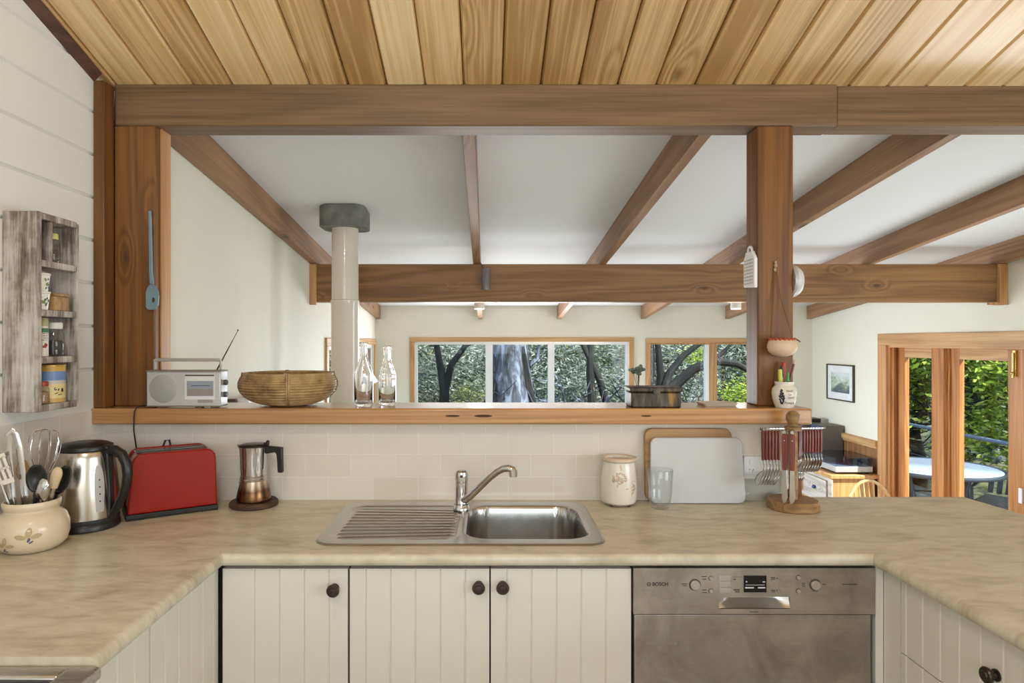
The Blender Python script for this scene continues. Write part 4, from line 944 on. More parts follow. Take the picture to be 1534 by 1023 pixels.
# bottles
def bottle(label, loc, r, h, ridge):
    p = [(.0001, .004), (r*.6, .002), (r*.86, 0), (r*.97, .004), (r, .010), (r, h*.46), (r*.94, h*.54), (r*.74, h*.63), (r*.54, h*.70), (r*.44, h*.78), (r*.40, h*.93)]
    if ridge:
        q = []
        for (r0, z0), (r1, z1) in zip(p, p[1:]):
            q.append((r0, z0))
            if h*.44 < z0 < h*.75:
                for k in range(1, 6): q.append((r0+(r1-r0)*k/6 + (.0007 if k % 2 else -.0003), z0+(z1-z0)*k/6))
        p = q+[p[-1]]
    p += [(r*.50, h*.935), (r*.52, h*.965), (r*.48, h*.995), (r*.42, h), (r*.30, h*.995), (r*.28, h*.93), (r*.33, h*.78), (r*.44, h*.70), (r*.64, h*.62), (r*.86, h*.53), (r*.90, h*.46), (r*.90, .016), (r*.6, .010), (.0001, .013)]
    t = MB().lathe(p, 40).build('glass_bottle', M['glass'], None, ang=60); t.location = loc
    return tag(t, label, 'bottle', 'empty glass bottles on the ledge')
bottle('taller empty clear glass bottle on the ledge, nearer the cane bowl', (-.4145, 2.215, LT), .0315, .218, False)
bottle('shorter empty ribbed glass bottle on the ledge, right of the taller one', (-.340, 2.252, LT), .0295, .206, True)
# tin box
tb = thing('tin_box', 'dark aged metal tin box with hinged lid on the ledge', 'tin', (.5665, 2.22, LT))
MB().box(-.083, .083, -.045, .045, 0, .050).build('box_body', M['tin'], tb, bevel=.004)
MB().box(-.087, .087, -.049, .049, .0505, .068).build('lid', M['tin'], tb, bevel=.005)
MB().box(-.012, .012, -.052, -.0495, .044, .060).build('clasp', M['tin'], tb, bevel=.001)
# dried sprig in a tiny vase behind the tin
vs_ = thing('bud_vase', 'tiny bud vase holding dried flowers behind the tin box', 'vase', (.540, 2.318, LT))
MB().lathe([(.0001, 0), (.011, 0), (.014, .012), (.012, .03), (.006, .045), (.008, .052), (.005, .05), (.009, .03), (.010, .012), (.0001, .004)], 24).build('vase', M['whiteceramic'], vs_)
sp = thing('dried_flowers', 'small bunch of dried grey-green flowers standing above the tin box', 'flowers', (.540, 2.318, LT+.012))
b = MB(); random.seed(9); heads = []
for k in range(9):
    e = Vector((random.gauss(0, .009), random.gauss(0, .006), .092+random.uniform(0, .026))); heads.append(e)
    b.tube([(0, 0, 0), (e.x*.2, e.y*.2, .045), tuple(e)], .0009, 5)
b.build('stem', plain('stem_brown', (104, 84, 60), .8), sp)
b = MB()
for e in heads:
    for _ in range(4): b.sph(e+Vector((random.gauss(0, .006), random.gauss(0, .004), random.gauss(0, .006))), (.0065, .0065, .006), 8, 6)
b.build('flower_head', plain('dried_head', (104, 116, 108), .9, var=.3), sp)
dy = thing('shallow_dish', 'flat pale shallow dish lying on the ledge between tin box and post', 'dish', (.797, 2.262, LT))
b = MB(); b.loft([[(u*s_, v*s_, z_) for u, v in rrect(-.062, .062, -.045, .045, .010, 4)] for z_, s_ in ((0, .86), (.003, .90), (.010, 1), (.0105, .98), (.005, .87), (.0035, .84))]); b.build('dish_body', plain('dish_cream', (206, 196, 184), .3), dy)
# pot with pens
pp = thing('pen_pot', 'white lettered mustard pot holding pens at the foot of the right post', 'pot', (.9955, 2.1835, LT))
outer = [(.027, 0), (.029, .003), (.0365, .025), (.0395, .048), (.038, .062), (.030, .072), (.0285, .075), (.0285, .078), (.0305, .080), (.0305, .086)]
MB().lathe([(.0001, 0)]+outer+[(.027, .086), (.026, .076), (.035, .060), (.036, .046), (.032, .02), (.0001, .006)], 40).build('pot', M['whiteceramic'], pp)
for s, z_, sz, u0 in (('FINES', .056, .0105, .006), ('DE', .045, .0095, .007), ('DIJON', .0345, .009, .010), ('Pompon', .0175, .0115, .008)):
    f_ = on_lathe(outer, .0004, -PI/2-.12); text_mesh(s, sz, 'lettering', blk, pp, lambda x, z, d_, f_=f_, u0=u0, z_=z_: Vector(f_(u0+x*.92, z_+z)))
fn = on_lathe(outer, .0005, -PI/2-.62); random.seed(2)
motif(pp, 'painted_grapes', fn, [(random.uniform(-1, 1)*.009*(1-abs(z_-.036)/.03), z_, random.uniform(0, 3), .0032, .0026) for z_ in [.014+.046*random.random() for _ in range(46)]], 1, (plain('grape_ink', (34, 36, 56), .5),))
motif(pp, 'painted_leaf', on_lathe(outer, .0005, -PI/2+.95), [(0, .036, 1.5, .016, .007)], 1, (plain('leaf_faded', (176, 166, 146), .5),))
def pen(name, label, cat, parts, loc, tilt):
    t = thing(name, label, cat, loc); t.rotation_euler = tilt
    for nm, z0, z1, r0, r1, m_ in parts: MB().cyl((0, 0, z0), (0, 0, z1), r0, r1, 14).build(nm, m_, t, bevel=.0006)
px0, py0, pz0 = .9955, 2.1835, LT+.0075
yel = plain('highlighter', (196, 204, 84), .4); grn = plain('pen_green', (48, 158, 84), .35); redp = plain('pen_red', (190, 40, 34), .4)
pen('highlighter_pen', 'yellow-green highlighter pen in the lettered pot', 'pen', [('barrel', 0, .085, .0065, .0065, yel), ('cap', .0852, .120, .0072, .0062, yel)], (px0-.010, py0-.004, pz0), (0, R(-3), 0))
pen('ballpoint_pen', 'clear ballpoint pen with black cap in the lettered pot', 'pen', [('barrel', 0, .092, .004, .004, M['whiteceramic']), ('cap', .0922, .130, .005, .0045, M['black'])], (px0-.002, py0+.008, pz0), (0, R(-1), 0))
pen('marker_pen', 'red marker pen, tallest straight one in the lettered pot', 'pen', [('barrel', 0, .10, .0055, .0055, redp), ('cap', .1003, .142, .0068, .0055, redp)], (px0+.000, py0+.017, pz0), (R(-1), R(3), 0))
pen('scissors_handle_pen', 'short green pen in front of the red marker', 'pen', [('barrel', 0, .080, .003, .003, grn), ('cap', .0802, .110, .0062, .002, grn)], (px0+.004, py0-.008, pz0), (0, R(3), 0))
bpy.data.objects['scissors_handle_pen'].name = 'green_pen'
pen('pencil', 'reddish-brown pencil with eraser leaning right out of the lettered pot', 'pencil', [('shaft', 0, .142, .0036, .0036, plain('pencil_brown', (124, 62, 46), .5)), ('eraser', .1422, .155, .0037, .0037, plain('eraser_pink', (206, 184, 164), .6))], (px0-.002, py0, pz0), (0, R(14), 0))
# hanging pot on the post
hp = thing('hanging_pot', 'small round pale pot with red scalloped rim hung on the right post', 'hanging pot', (.988, 2.182, 1.388))
b = MB(); b.lathe([(.0001, -.004), (.016, -.003), (.032, .003), (.044, .014), (.0485, .028), (.0465, .042), (.040, .054), (.036, .056), (.0425, .042), (.045, .028), (.038, .012), (.0001, .003)], 44, sx=1, sy=.86); b.build('pot', plain('pale_clay', (214, 184, 158), .5), hp)
b = MB()
for k in range(18):
    a = 2*PI*k/18; b.sph((.0375*math.cos(a), .0375*.86*math.sin(a), .0545), (.0068, .0068, .0055), 10, 6)
b.build('scalloped_rim', plain('terracotta_rim', (168, 70, 34), .5), hp)
b = MB()
for e in ((-.036, .010, .056), (.040, .010, .056), (-.024, .030, .056)): b.tube([e, (e[0]*.35-.004, .037, .20), (-.006, .0395, .315)], .0011, 6)
b.build('string', plain('jute_string', (112, 76, 40), .8), hp)
b = MB(); b.cyl((-.006, .034, .316), (-.006, .043, .316), .004, n=10); b.sph((-.005, .038, .305), (.006, .005, .008), 10, 8); b.sph((-.007, .038, .290), (.005, .004, .007), 10, 8); b.build('knot', plain('knot_white', (170, 150, 124), .7), hp)
b = MB(); b.tube([(.040, .0, .056), (.050, 0, .053), (.060, 0, .046)], .0025, 8); b.build('stalk', plain('stalk_grey', (96, 88, 72), .7), hp)
# grater on the post's left face
gx = .924
gt = thing('grater', 'white ceramic grater hung on the left side of the right post', 'grater', (gx-.0072, 2.272, 1.618))
b = MB(); b.prism([(-.050, 0), (.042, .008), (.042, .100), (.024, .128), (-.028, .128), (-.050, .100)], 'X', -.006, .006); b.build('plate', M['winwhite'], gt, bevel=.002)
b = MB(); b.torus((0, -.002, .128), .017, .0045, 'X', 20, 8, 0, PI); b.build('handle_loop', M['winwhite'], gt)
b = MB()
for i in range(6):
    for j in range(8): b.sph((-.0062, -.034+i*.0125, .018+j*.0115), (.0022, .003, .003), 6, 5)
b.build('grating_tooth', plain('grater_shadow', (170, 168, 162), .5), gt)  # teeth in a plain grey, darker than the white plate
lampd = thing('wall_light', 'round pale grey dome fitting on the right side of the right post', 'wall light', (1.0465, 2.268, 1.643))
MB().lathe([(.058, 0), (.060, .006), (.058, .012), (.01, .012)], 40, axis='X').build('base', M['silverplastic'], lampd)
MB().lathe([(.055, .0125), (.053, .025), (.043, .037), (.024, .045), (.0001, .048)], 40, axis='X').build('dome', plain('dome_white', (208, 208, 208), .35), lampd)
# blue spatula on the left post
bs = thing('mixing_spatula', 'blue-grey plastic spatula with hole hung on the left post', 'spatula', (-1.132, 2.2165, 1.70))
b = MB(); b.prism([(-.012, .178), (-.002, .178), (.0, .15), (.004, -.03), (.008, -.072), (-.007, -.072), (-.0095, -.03), (-.0115, .15)], 'Y', -.004, .004); b.build('handle', M['bluespat'], bs, bevel=.003)
b = MB(); hol = [(.006+.0065*math.cos(a), -.125+.010*math.sin(a)) for a in [2*PI*k/16 for k in range(16)]]
hd = [(-.006, -.0721), (.008, -.0721), (.020, -.088), (.024, -.110), (.022, -.140), (.012, -.156), (-.010, -.158), (-.018, -.150), (-.019, -.100), (-.014, -.084)]
# ring between outline and hole
def ring_pts(c, k=32):
    out = []
    for i in range(k):
        a = 2*PI*i/k; dv = Vector((math.cos(a), math.sin(a))); best = .001
        for (ax, ay), (bx2, by2) in zip(hd, hd[1:]+hd[:1]):
            e = Vector((bx2-ax, by2-ay)); den = dv.x*e.y-dv.y*e.x
            if abs(den) < 1e-9: continue
            w_ = Vector((ax-c[0], ay-c[1])); tt = (w_.x*e.y-w_.y*e.x)/den; uu = (w_.x*dv.y-w_.y*dv.x)/den
            if tt > 0 and -.001 <= uu <= 1.001: best = max(best, tt)
        out.append((c[0]+dv.x*best, c[1]+dv.y*best))
    return out
c_ = (.006, -.125); outr = ring_pts(c_); inr = [(c_[0]+.0065*math.cos(2*PI*i/32), c_[1]+.009*math.sin(2*PI*i/32)) for i in range(32)]
b.loft([[(u, -.004, v) for u, v in outr], [(u, -.004, v) for u, v in inr], [(u, .004, v) for u, v in inr], [(u, .004, v) for u, v in outr], [(u, -.004, v) for u, v in outr]], True, False, False); b.build('blade', M['bluespat'], bs)

# ------------------------------------------------------------------ living room
fl = thing('stove_flue', 'tall cream enamelled flue pipe rising to the white ceiling', 'flue pipe', (-.790, 3.67, 0))
b = MB(); b.lathe([(.074, 1.655), (.074, 2.10)], 40); b.build('upper_pipe', M['flue'], fl)
b = MB(); b.lathe([(.077, -.1), (.077, 1.64), (.079, 1.645), (.079, 1.665), (.075, 1.668)], 40); b.build('lower_pipe', M['flue'], fl)
zt_ = zl(3.67)
b = MB(); b.loft([[(u, v, z_ - (LS*v if k else 0)) for u, v in rrect(-.128, .128, -.128, .128, .07, 5)] for k, z_ in ((0, zt_-.105), (1, zt_-.001))]); b.build('ceiling_collar', M['galv'], fl, bevel=.004)
sv = thing('wood_stove', 'dark wood stove standing under the cream flue pipe', 'stove', (-.790, 3.67, FZ))
MB().box(-.3, .3, -.25, .25, .12, .55).build('firebox', M['black'], sv, bevel=.01)
for x in (-.25, .25):
    for y in (-.2, .2): MB().cyl((x, y, 0), (x, y, .12), .02).build('leg', M['black'], sv)
# spotlights on the far beam
def spot(label, x, y, z, mount):
    t = thing('spotlight', label, 'spotlight', (x, y, z))
    MB().lathe([(.029, .0), (.030, .006), (.029, .012), (.029, .138), (.027, .142), (.0001, .142)], 28).build('housing', plain('spot_grey', (136, 134, 130), .35, metal=.6), t)
    MB().lathe([(.027, .002), (.0001, .004)], 24).build('lens', mount[1], t)
    s_ = mount[0]
    b = MB(); b.lathe([(.034, 0), (.034, .008)], 24, (-.008, s_*.046 if s_ > 0 else s_*.046-.0, .075), 'Y'); b.cyl((-.008, 0, .075), (-.008, s_*.046, .075), .008); b.build('mount', plain('spot_dark', (84, 80, 76), .4, metal=.5), t)
    return t
s1 = spot('grey cylinder spotlight with cable mounted on the near face of the far beam', .0, 4.336, 1.778, (1, plain('lens_off', (60, 58, 54), .2)))
b = MB(); b.tube([(-.02, .04, .14), (-.03, .035, .17), (-.048, .02, .20), (-.056, .0, .24), (-.057, -.02, zl(4.31)-1.778-.01)], .0035, 8); b.build('cable', gry, s1)
lit = glow('lit_lens', (255, 244, 224), 7)
def downlight(label, x):
    t = thing('spotlight', label, 'spotlight', (x, 4.56, 1.662))
    MB().lathe([(.033, .0), (.036, .004), (.036, .060), (.030, .066), (.0001, .066)], 28).build('housing', plain('lamp_white', (220, 218, 210), .3), t)
    MB().lathe([(.0325, -.0005), (.030, -.003), (.0001, -.004)], 28).build('lens', lit, t)
    b = MB(); b.cyl((0, 0, .06), (0, 0, zl(4.56)-1.663), .006); b.build('stem', gry, t)
    return t
downlight('lit white lamp under the far beam below the grey spotlight', -.046)
downlight('lit white lamp under the far beam just left of the right post', 1.742)
# framed picture
pf = thing('framed_picture', 'small framed landscape print on the right wall', 'picture', (XR, 6.426, 1.032))
b = MB(); w2_, h2_ = .242, .178
b.box(-.022, 0, -w2_, w2_, h2_-.012, h2_); b.box(-.022, 0, -w2_, w2_, -h2_, -h2_+.012); b.box(-.022, 0, -w2_, -w2_+.012, -h2_+.012, h2_-.012); b.box(-.022, 0, w2_-.012, w2_, -h2_+.012, h2_-.012); b.build('frame', plain('frame_brown', (66, 50, 40), .4), pf, bevel=.001)
MB().box(-.012, -.004, -w2_+.012, w2_-.012, -h2_+.012, h2_-.012).build('mount', plain('mount_white', (224, 226, 228), .5), pf)
def art():
    t = NT('landscape_print'); v = t.coord(); f = t.noise(t.mapv(v, (5, 9, 16)), 1, 5, .6, .5); z = t.n('SeparateXYZ', None, Vector=v).outputs[2]
    k = t.math('MULTIPLY_ADD', z, -2.2, f)
    return t.surf(Base_Color=t.ramp(k, [(.3, lin((208, 214, 220))), (.48, lin((176, 190, 170))), (.6, lin((120, 138, 120))), (.72, lin((84, 94, 104)))]), Roughness=.5)
MB().box(-.0135, -.012, -.165, .165, -.10, .10).build('print', art(), pf)
# sideboard
sb = thing('sideboard', 'pine sideboard with pale carved drawer fronts in the far right corner', 'sideboard', (3.265, 6.30, FZ))
MB().box(-.20, .185, -.50, .50, .08, .87).build('carcass', M['pine'], sb, bevel=.003)
MB().box(-.225, .205, -.53, .53, .87, .905).build('top', M['pine'], sb, bevel=.006)
b = MB()
for y in (-.49, .49): b.box(-.212, -.2, y-.03, y+.03, .08, .87)
b.box(-.212, -.2, -.46, .46, .84, .87); b.box(-.212, -.2, -.46, .46, .62, .65); b.box(-.212, -.2, -.46, .46, .08, .14); b.build('face_frame', M['limed'], sb, bevel=.002)
for y in (-.235, .235):
    dwr = MB().box(-.222, -.2, y-.205, y+.205, .655, .835).build('drawer', M['limed'], sb, bevel=.003)
    MB().sph((-.236, y-.02, .745), (.018, .018, .018), 16, 10).build('knob', plain('blue_china', (54, 74, 118), .25), dwr)
    c_b = MB()
    for sg in (-1, 1):
        c_b.torus((-.2225, y-.02+sg*.07, .76), .022, .005, 'X', 20, 6); c_b.torus((-.2225, y-.02+sg*.12, .745), .016, .005, 'X', 18, 6); c_b.tube([(-.2225, y-.02+sg*.05, .73), (-.2225, y-.02+sg*.10, .722), (-.2225, y-.02+sg*.155, .74)], .004, 6)
    c_b.build('carving', M['limed'], dwr)
    dd_ = MB().box(-.216, -.2, y-.205, y+.205, .15, .61).build('door', M['limed'], sb, bevel=.003)
    MB().box(-.2175, -.216, y-.15, y+.15, .21, .55).build('door_panel', M['pine'], dd_)
b = MB()
for x in (-.17, .155):
    for y in (-.46, .46): b.box(x-.03, x+.03, y-.03, y+.03, 0, .08)
b.build('foot', M['pine'], sb)
TZ = FZ+.905
tt = thing('turntable', 'pale record player with smoky clear lid on the sideboard', 'record player', (3.272, 6.03, TZ))
MB().box(-.165, .165, -.22, .22, .018, .068).build('plinth', M['silverplastic'], tt, bevel=.004)
b = MB(); 
for x in (-.13, .13):
    for y in (-.18, .18): b.cyl((x, y, 0), (x, y, .018), .02)
b.box(-.155, .155, -.21, .21, .010, .018); b.build('foot', M['black'], tt)
MB().lathe([(.0001, .08), (.14, .08), (.142, .077), (.142, .070), (.03, .0685)], 48).build('platter', plain('platter_dark', (70, 72, 80), .3), tt)
b = MB(); b.tube([(.13, .17, .09), (.13, .0, .092), (.09, -.10, .085)], .004, 8); b.cyl((.13, .17, .068), (.13, .17, .10), .014); b.build('tonearm', M['chrome'], tt)
b = MB(); b.box(-.162, .162, -.217, -.214, .069, .140); b.box(-.162, .162, .214, .217, .069, .140); b.box(-.162, -.159, -.214, .214, .069, .140); b.box(.159, .162, -.214, .214, .069, .140); b.box(-.162, .162, -.217, .217, .140, .143)
b.build('dust_cover', pane_glass('smoky_acrylic', (222, 228, 240), .05), tt, smooth=False)
def speaker(label, x, y, w, dp, h):
    t = thing('loudspeaker', label, 'loudspeaker', (x, y, TZ), group='hi-fi speakers on the sideboard')
    MB().box(-w/2, w/2, -dp/2, dp/2, 0, h).build('cabinet', plain('speaker_grey', (96, 90, 84), .5), t, bevel=.003)
    MB().box(-w/2-.012, -w/2, -dp/2+.006, dp/2-.006, .006, h-.006).build('grille', plain('speaker_cloth', (70, 78, 104), .8), t, bevel=.002)  # blue of the cloth stands for the bluish light on this side
    return t
speaker('grey loudspeaker behind the record player on the sideboard', 3.365, 6.45, .205, .20, .362)
speaker('loudspeaker at the back corner of the sideboard, mostly hidden', 3.30, 6.70, .18, .18, .362)
tag(MB().box(-.09, .10, -.07, .07, 0, .035).build('media_player', M['black'], None, bevel=.003), 'flat black box on top of the back loudspeaker', 'media player').location = (3.30, 6.71, TZ+.3625)
# windsor chair
ch = thing('windsor_chair', 'pale hoop-back wooden chair beyond the right worktop', 'chair', (3.13, 5.10, FZ))
hb = 0.945
pts = []
for i in range(25):
    a = PI*i/24; pts.append((-.215*math.cos(a), .20+.06*math.sin(a), .46+(hb-.46)*math.sin(a)**.75))
MB().tube(pts, .0125, 10).build('hoop', M['bentwood'], ch)
for k in range(9):
    x = -.16+.04*k; zt2 = .46+(hb-.46)*(max(0, 1-(x/.215)**2))**.375
    s_ = MB().tube([(x*.8, .195, .45), (x*.9, .22, (.45+zt2)/2), (x, .20+.06*math.sqrt(max(0, 1-(x/.215)**2)), zt2)], [.006, .0075, .005], 8).build('spindle', M['bentwood'], ch)
MB().prism(rrect(-.22, .22, -.20, .23, .09, 6), 'Z', .42, .455).build('seat', M['bentwood'], ch, bevel=.01)
for x in (-.15, .15):
    for y in (-.14, .15): MB().tube([(x, y, .43), (x*1.2, y*1.25, .2), (x*1.4, y*1.5, 0)], [.014, .02, .012], 10).build('leg', M['bentwood'], ch)
MB().tube([(-.19, 0, .2), (.19, 0, .2)], .011, 10).build('stretcher', M['bentwood'], ch)
# small wall shelf behind the radio
ws = thing('wall_shelf', 'small white wall shelf with brown end on the left living-room wall', 'shelf', (XL2, 3.2, 1.150))
MB().box(0, .09, -.195, .25, 0, .016).build('board', M['winwhite'], ws, bevel=.002)
MB().box(0, .04, -.222, -.196, -.006, .022).build('end_block', M['darktrim'], ws, bevel=.002)

# ------------------------------------------------------------------ outside
DK = -.72
b = MB(); x = XR+.13
while x < 6.45: b.box(x, x+.085, 0, 12.0, DK-.03, DK); x += .092
struct(b.build('floor_deck', M['decking'], None, smooth=False))
rl = thing('deck_railing', 'weathered blue-grey railing along the outer edge of the deck', 'railing', (6.3, 0, DK))
railm = plain('rail_paint', (104, 116, 134), .5, var=.15)
MB().tube([(0, .5, .92), (0, 11.8, .92)], .026, 12).build('handrail', railm, rl)
for k in range(9): MB().box(-.03, .03, .6+k*1.38-.03, .6+k*1.38+.03, 0, .90).build('post', railm, rl)
b = MB()
for z_ in (.25, .50, .72): b.tube([(0, .5, z_), (0, 11.8, z_)], .003, 6)
b.build('wire', railm, rl)
otm = plain('outdoor_dark_metal', (58, 64, 76), .35, metal=.5, var=.1)
ot = thing('patio_table', 'round outdoor table with pale glass top on the deck', 'table', (5.02, 7.3, DK))
MB().lathe([(.0001, .755), (.60, .755), (.605, .752), (.60, .748), (.0001, .748)], 64).build('glass_top', plain('table_glass', (170, 182, 196), .06, spec=.8), ot)
b = MB(); b.torus((0, 0, .74), .63, .022, 'Z', 64, 10); b.lathe([(.60, .735), (.63, .72), (.63, .745), (.60, .7475)], 64); b.build('rim', otm, ot)
for k in range(4):
    a = R(16)+k*PI/2; MB().tube([(.40*math.cos(a), .40*math.sin(a), .745), (.30*math.cos(a), .30*math.sin(a), .40), (.48*math.cos(a), .48*math.sin(a), 0)], [.024, .022, .022], 10).build('leg', otm, ot)
MB().torus((0, 0, .42), .30, .012, 'Z', 40, 8).build('brace', otm, ot)
oc = thing('patio_chair', 'dark metal outdoor chair with slatted seat beside the patio table', 'chair', (5.60, 6.98, DK), R(-50))
b = MB()
for k in range(7): b.box(-.28, .28, -.27+k*.08, -.205+k*.08, .425, .44)
b.build('seat', otm, oc, bevel=.003)
b = MB()
for k in range(7): b.obox((-.24+k*.08, .28, .46), (-.24+k*.08, .36, .62), .05, .012, (0, 1, 0))
b.build('backrest', otm, oc)
b = MB(); b.tube([(-.29, -.28, .42), (.29, -.28, .42), (.29, .29, .42), (-.29, .29, .42), (-.29, -.28, .42)], .014, 8); b.build('seat_frame', otm, oc)
for x in (-.28, .28):
    for y in (-.27, .28): MB().cyl((x, y, 0), (x*.98, y, .42), .015).build('leg', otm, oc)
    MB().tube([(x, -.26, .42), (x, -.27, .60), (x, .1, .63), (x, .33, .60)], .015, 8).build('armrest', otm, oc)
# ground: falls away below the house, rises again into a wooded slope
def gz(x, y):
    d_ = max(0, y-10)*.16 + max(0, x-9)*.10 + max(0, -x-4)*.1
    return -2.6 + d_*1.0 + .25*noise.noise((x*.25, y*.25, 0)) + max(0, y-24)*.3
bm = bmesh.new(); n = 60; G = [[None]*(n+1) for _ in range(n+1)]
for i in range(n+1):
    for j in range(n+1):
        x, y = -40+90*i/n, -14+74*j/n; G[i][j] = bm.verts.new((x, y, gz(x, y)))
for i in range(n):
    for j in range(n): bm.faces.new((G[i][j], G[i+1][j], G[i+1][j+1], G[i][j+1]))
b = MB(); b.bm.free(); b.bm = bm; struct(b.build('ground', M['ground'], None))
def crown_mesh(name, n, size, asp, seed, m, flat=.8):
    rnd = random.Random(seed); vs, fs = [], []
    cl = [Vector((rnd.gauss(0, .42), rnd.gauss(0, .42), rnd.gauss(0, .36))) for _ in range(26)]
    for k in range(n):
        c = rnd.choice(cl) + Vector((rnd.gauss(0, .17), rnd.gauss(0, .17), rnd.gauss(0, .15)))
        d1 = Vector((rnd.gauss(0, 1), rnd.gauss(0, 1), rnd.gauss(-.3, .7))).normalized(); d2 = d1.cross(Vector((rnd.gauss(0, 1), rnd.gauss(0, 1), rnd.gauss(0, 1)))).normalized()
        l = size*rnd.uniform(.6, 1.3); w = l*asp; i = len(vs)
        vs += [c-d1*l, c+d2*w, c+d1*l, c-d2*w]; fs.append((i, i+1, i+2, i+3))
    me = bpy.data.meshes.new(name); me.from_pydata([tuple(v) for v in vs], [], fs); me.materials.append(m); return me
CR = {'grey': [crown_mesh('foliage', 11000, .034, .22, s, M['leaf_grey']) for s in (1, 2, 3)],
      'olive': [crown_mesh('foliage', 10000, .032, .3, s, M['leaf_olive']) for s in (4, 5)],
      'lime': [crown_mesh('foliage', 9000, .034, .42, s, M['leaf_lime']) for s in (6, 7)]}
def tree(label, x, y, kind, crown_z, rad, trunk_r, bark, seed, lean=(0, 0), branches=7, group='trees and bushes outside the windows', nm='tree', cat='tree', sq=.8):
    rnd = random.Random(seed); z0 = gz(x, y)
    t = thing(nm, label, cat, (x, y, z0), 0, group)
    hgt = crown_z - z0
    path = [Vector((0, 0, -.1))]
    for k in range(1, 6):
        f = k/5; path.append(Vector((lean[0]*f + rnd.gauss(0, .10)*f, lean[1]*f + rnd.gauss(0, .10)*f, hgt*f)))
    b = MB(); b.tube(path, [trunk_r*(1.25-.7*k/5) for k in range(6)], 12)
    for k in range(branches):
        i = rnd.randint(2, 4); p = path[i].lerp(path[i+1], rnd.random()) if i < 5 else path[i]
        a = rnd.uniform(0, 2*PI); l = rad*rnd.uniform(.6, 1.0); q1 = p + Vector((math.cos(a)*l*.5, math.sin(a)*l*.5, l*rnd.uniform(.1, .4))); q2 = p + Vector((math.cos(a+.3)*l, math.sin(a+.3)*l, l*rnd.uniform(.1, .9)))
        r0 = trunk_r*rnd.uniform(.3, .5); b.tube([p, q1, q2], [r0, r0*.6, r0*.2], 8)
        for _ in range(5):
            a2 = rnd.uniform(0, 2*PI); q3 = q1 + Vector((math.cos(a2)*l*.5, math.sin(a2)*l*.5, l*rnd.uniform(-.3, .5))); b.tube([q1, (q1+q3)/2+Vector((0, 0, .05)), q3], [r0*.4, r0*.25, r0*.1], 6)
    b.build('trunk', bark, t)
    c = bpy.data.objects.new('foliage', rnd.choice(CR[kind])); C.objects.link(c); c.parent = t
    c.location = (lean[0], lean[1], hgt); c.scale = (rad*1.25, rad*1.25, rad*sq*1.25); c.rotation_euler = (0, 0, rnd.uniform(0, 6))
    return t
BD, BG = M['bark_dark'], M['bark_gum']
# the big gum trunk seen in the middle pane
bg = thing('gum_tree', 'huge pale gum tree trunk filling the middle pane of the wide window', 'tree', (.46, 11.0, gz(.46, 11)), group='trees and bushes outside the windows')
b = MB(); hz = -gz(.46, 11)
b.tube([(.02, 0, -.1), (.0, 0, hz-.2), (-.04, 0, hz+.8), (-.08, 0, hz+1.5), (-.13, 0, hz+3.5), (-.2, 0, hz+6)], [.50, .42, .35, .30, .27, .22], 24)
b.build('trunk', BG, bg)
b = MB(); rnd = random.Random(4)
for k in range(9):
    x_ = .12+rnd.uniform(-.05, .16); b.tube([(x_+.16, -.26+rnd.uniform(-.06, .06), hz+.1), (x_, -.26, hz+.7+rnd.uniform(-.1, .1)), (x_-.10, -.24, hz+1.35)], [.03, .022, .012], 6)
b.build('peeling_bark', BD, bg)
MB().tube([(.16, -.05, hz+.95), (.40, -.1, hz+1.15), (.44, -.12, hz+1.45)], [.05, .035, .02], 8).build('branch', BG, bg)
# forked dark trees close to the glass
def fork(label, x, y, paths, m, parent_group='trees and bushes outside the windows'):
    t = thing('tree', label, 'tree', (x, y, gz(x, y)), 0, parent_group); b = MB(); g_ = -gz(x, y)
    for pts, rs in paths: b.tube([(p[0], p[1], p[2]+g_) for p in pts], rs, 10)
    b.build('trunk', m, t); return t
t = fork('forked dark tree seen in the left pane of the wide window', -.80, 12.0, [([(.05, 0, -2.8), (.02, 0, -.2), (.04, 0, .55), (-.06, 0, 1.1), (-.18, 0, 1.8), (-.3, 0, 3)], [.16, .11, .09, .06, .05, .03]), ([(.04, 0, .5), (.16, 0, 1.0), (.42, 0, 1.35), (.8, 0, 1.6), (1.2, 0, 1.9)], [.08, .06, .05, .04, .02])], BD)
t = fork('dark tree with long arching bough seen in the right window', 2.6, 10.0, [([(-.1, 0, -2.8), (-.02, 0, .2), (.05, 0, .55), (.26, 0, .74), (.56, -.05, 1.02), (.84, -.1, 1.14), (1.18, -.1, 1.10), (1.42, -.05, .98), (1.7, 0, .7)], [.17, .12, .11, .09, .075, .065, .055, .04, .02]), ([(.06, 0, .5), (.22, .05, .95), (.45, .1, 1.22), (.72, .1, 1.42), (1.0, .1, 1.8)], [.08, .06, .05, .04, .02]), ([(-.12, .15, -2.8), (-.1, .15, .3), (-.06, .15, 1.2), (-.12, .15, 2.6)], [.12, .09, .08, .05]), ([(.05, .1, .3), (.10, .1, .9), (.02, .1, 1.7)], [.07, .06, .04]), ([(.84, -.1, 1.14), (1.0, -.1, 1.28), (1.2, -.1, 1.5)], [.04, .03, .015])], BD)
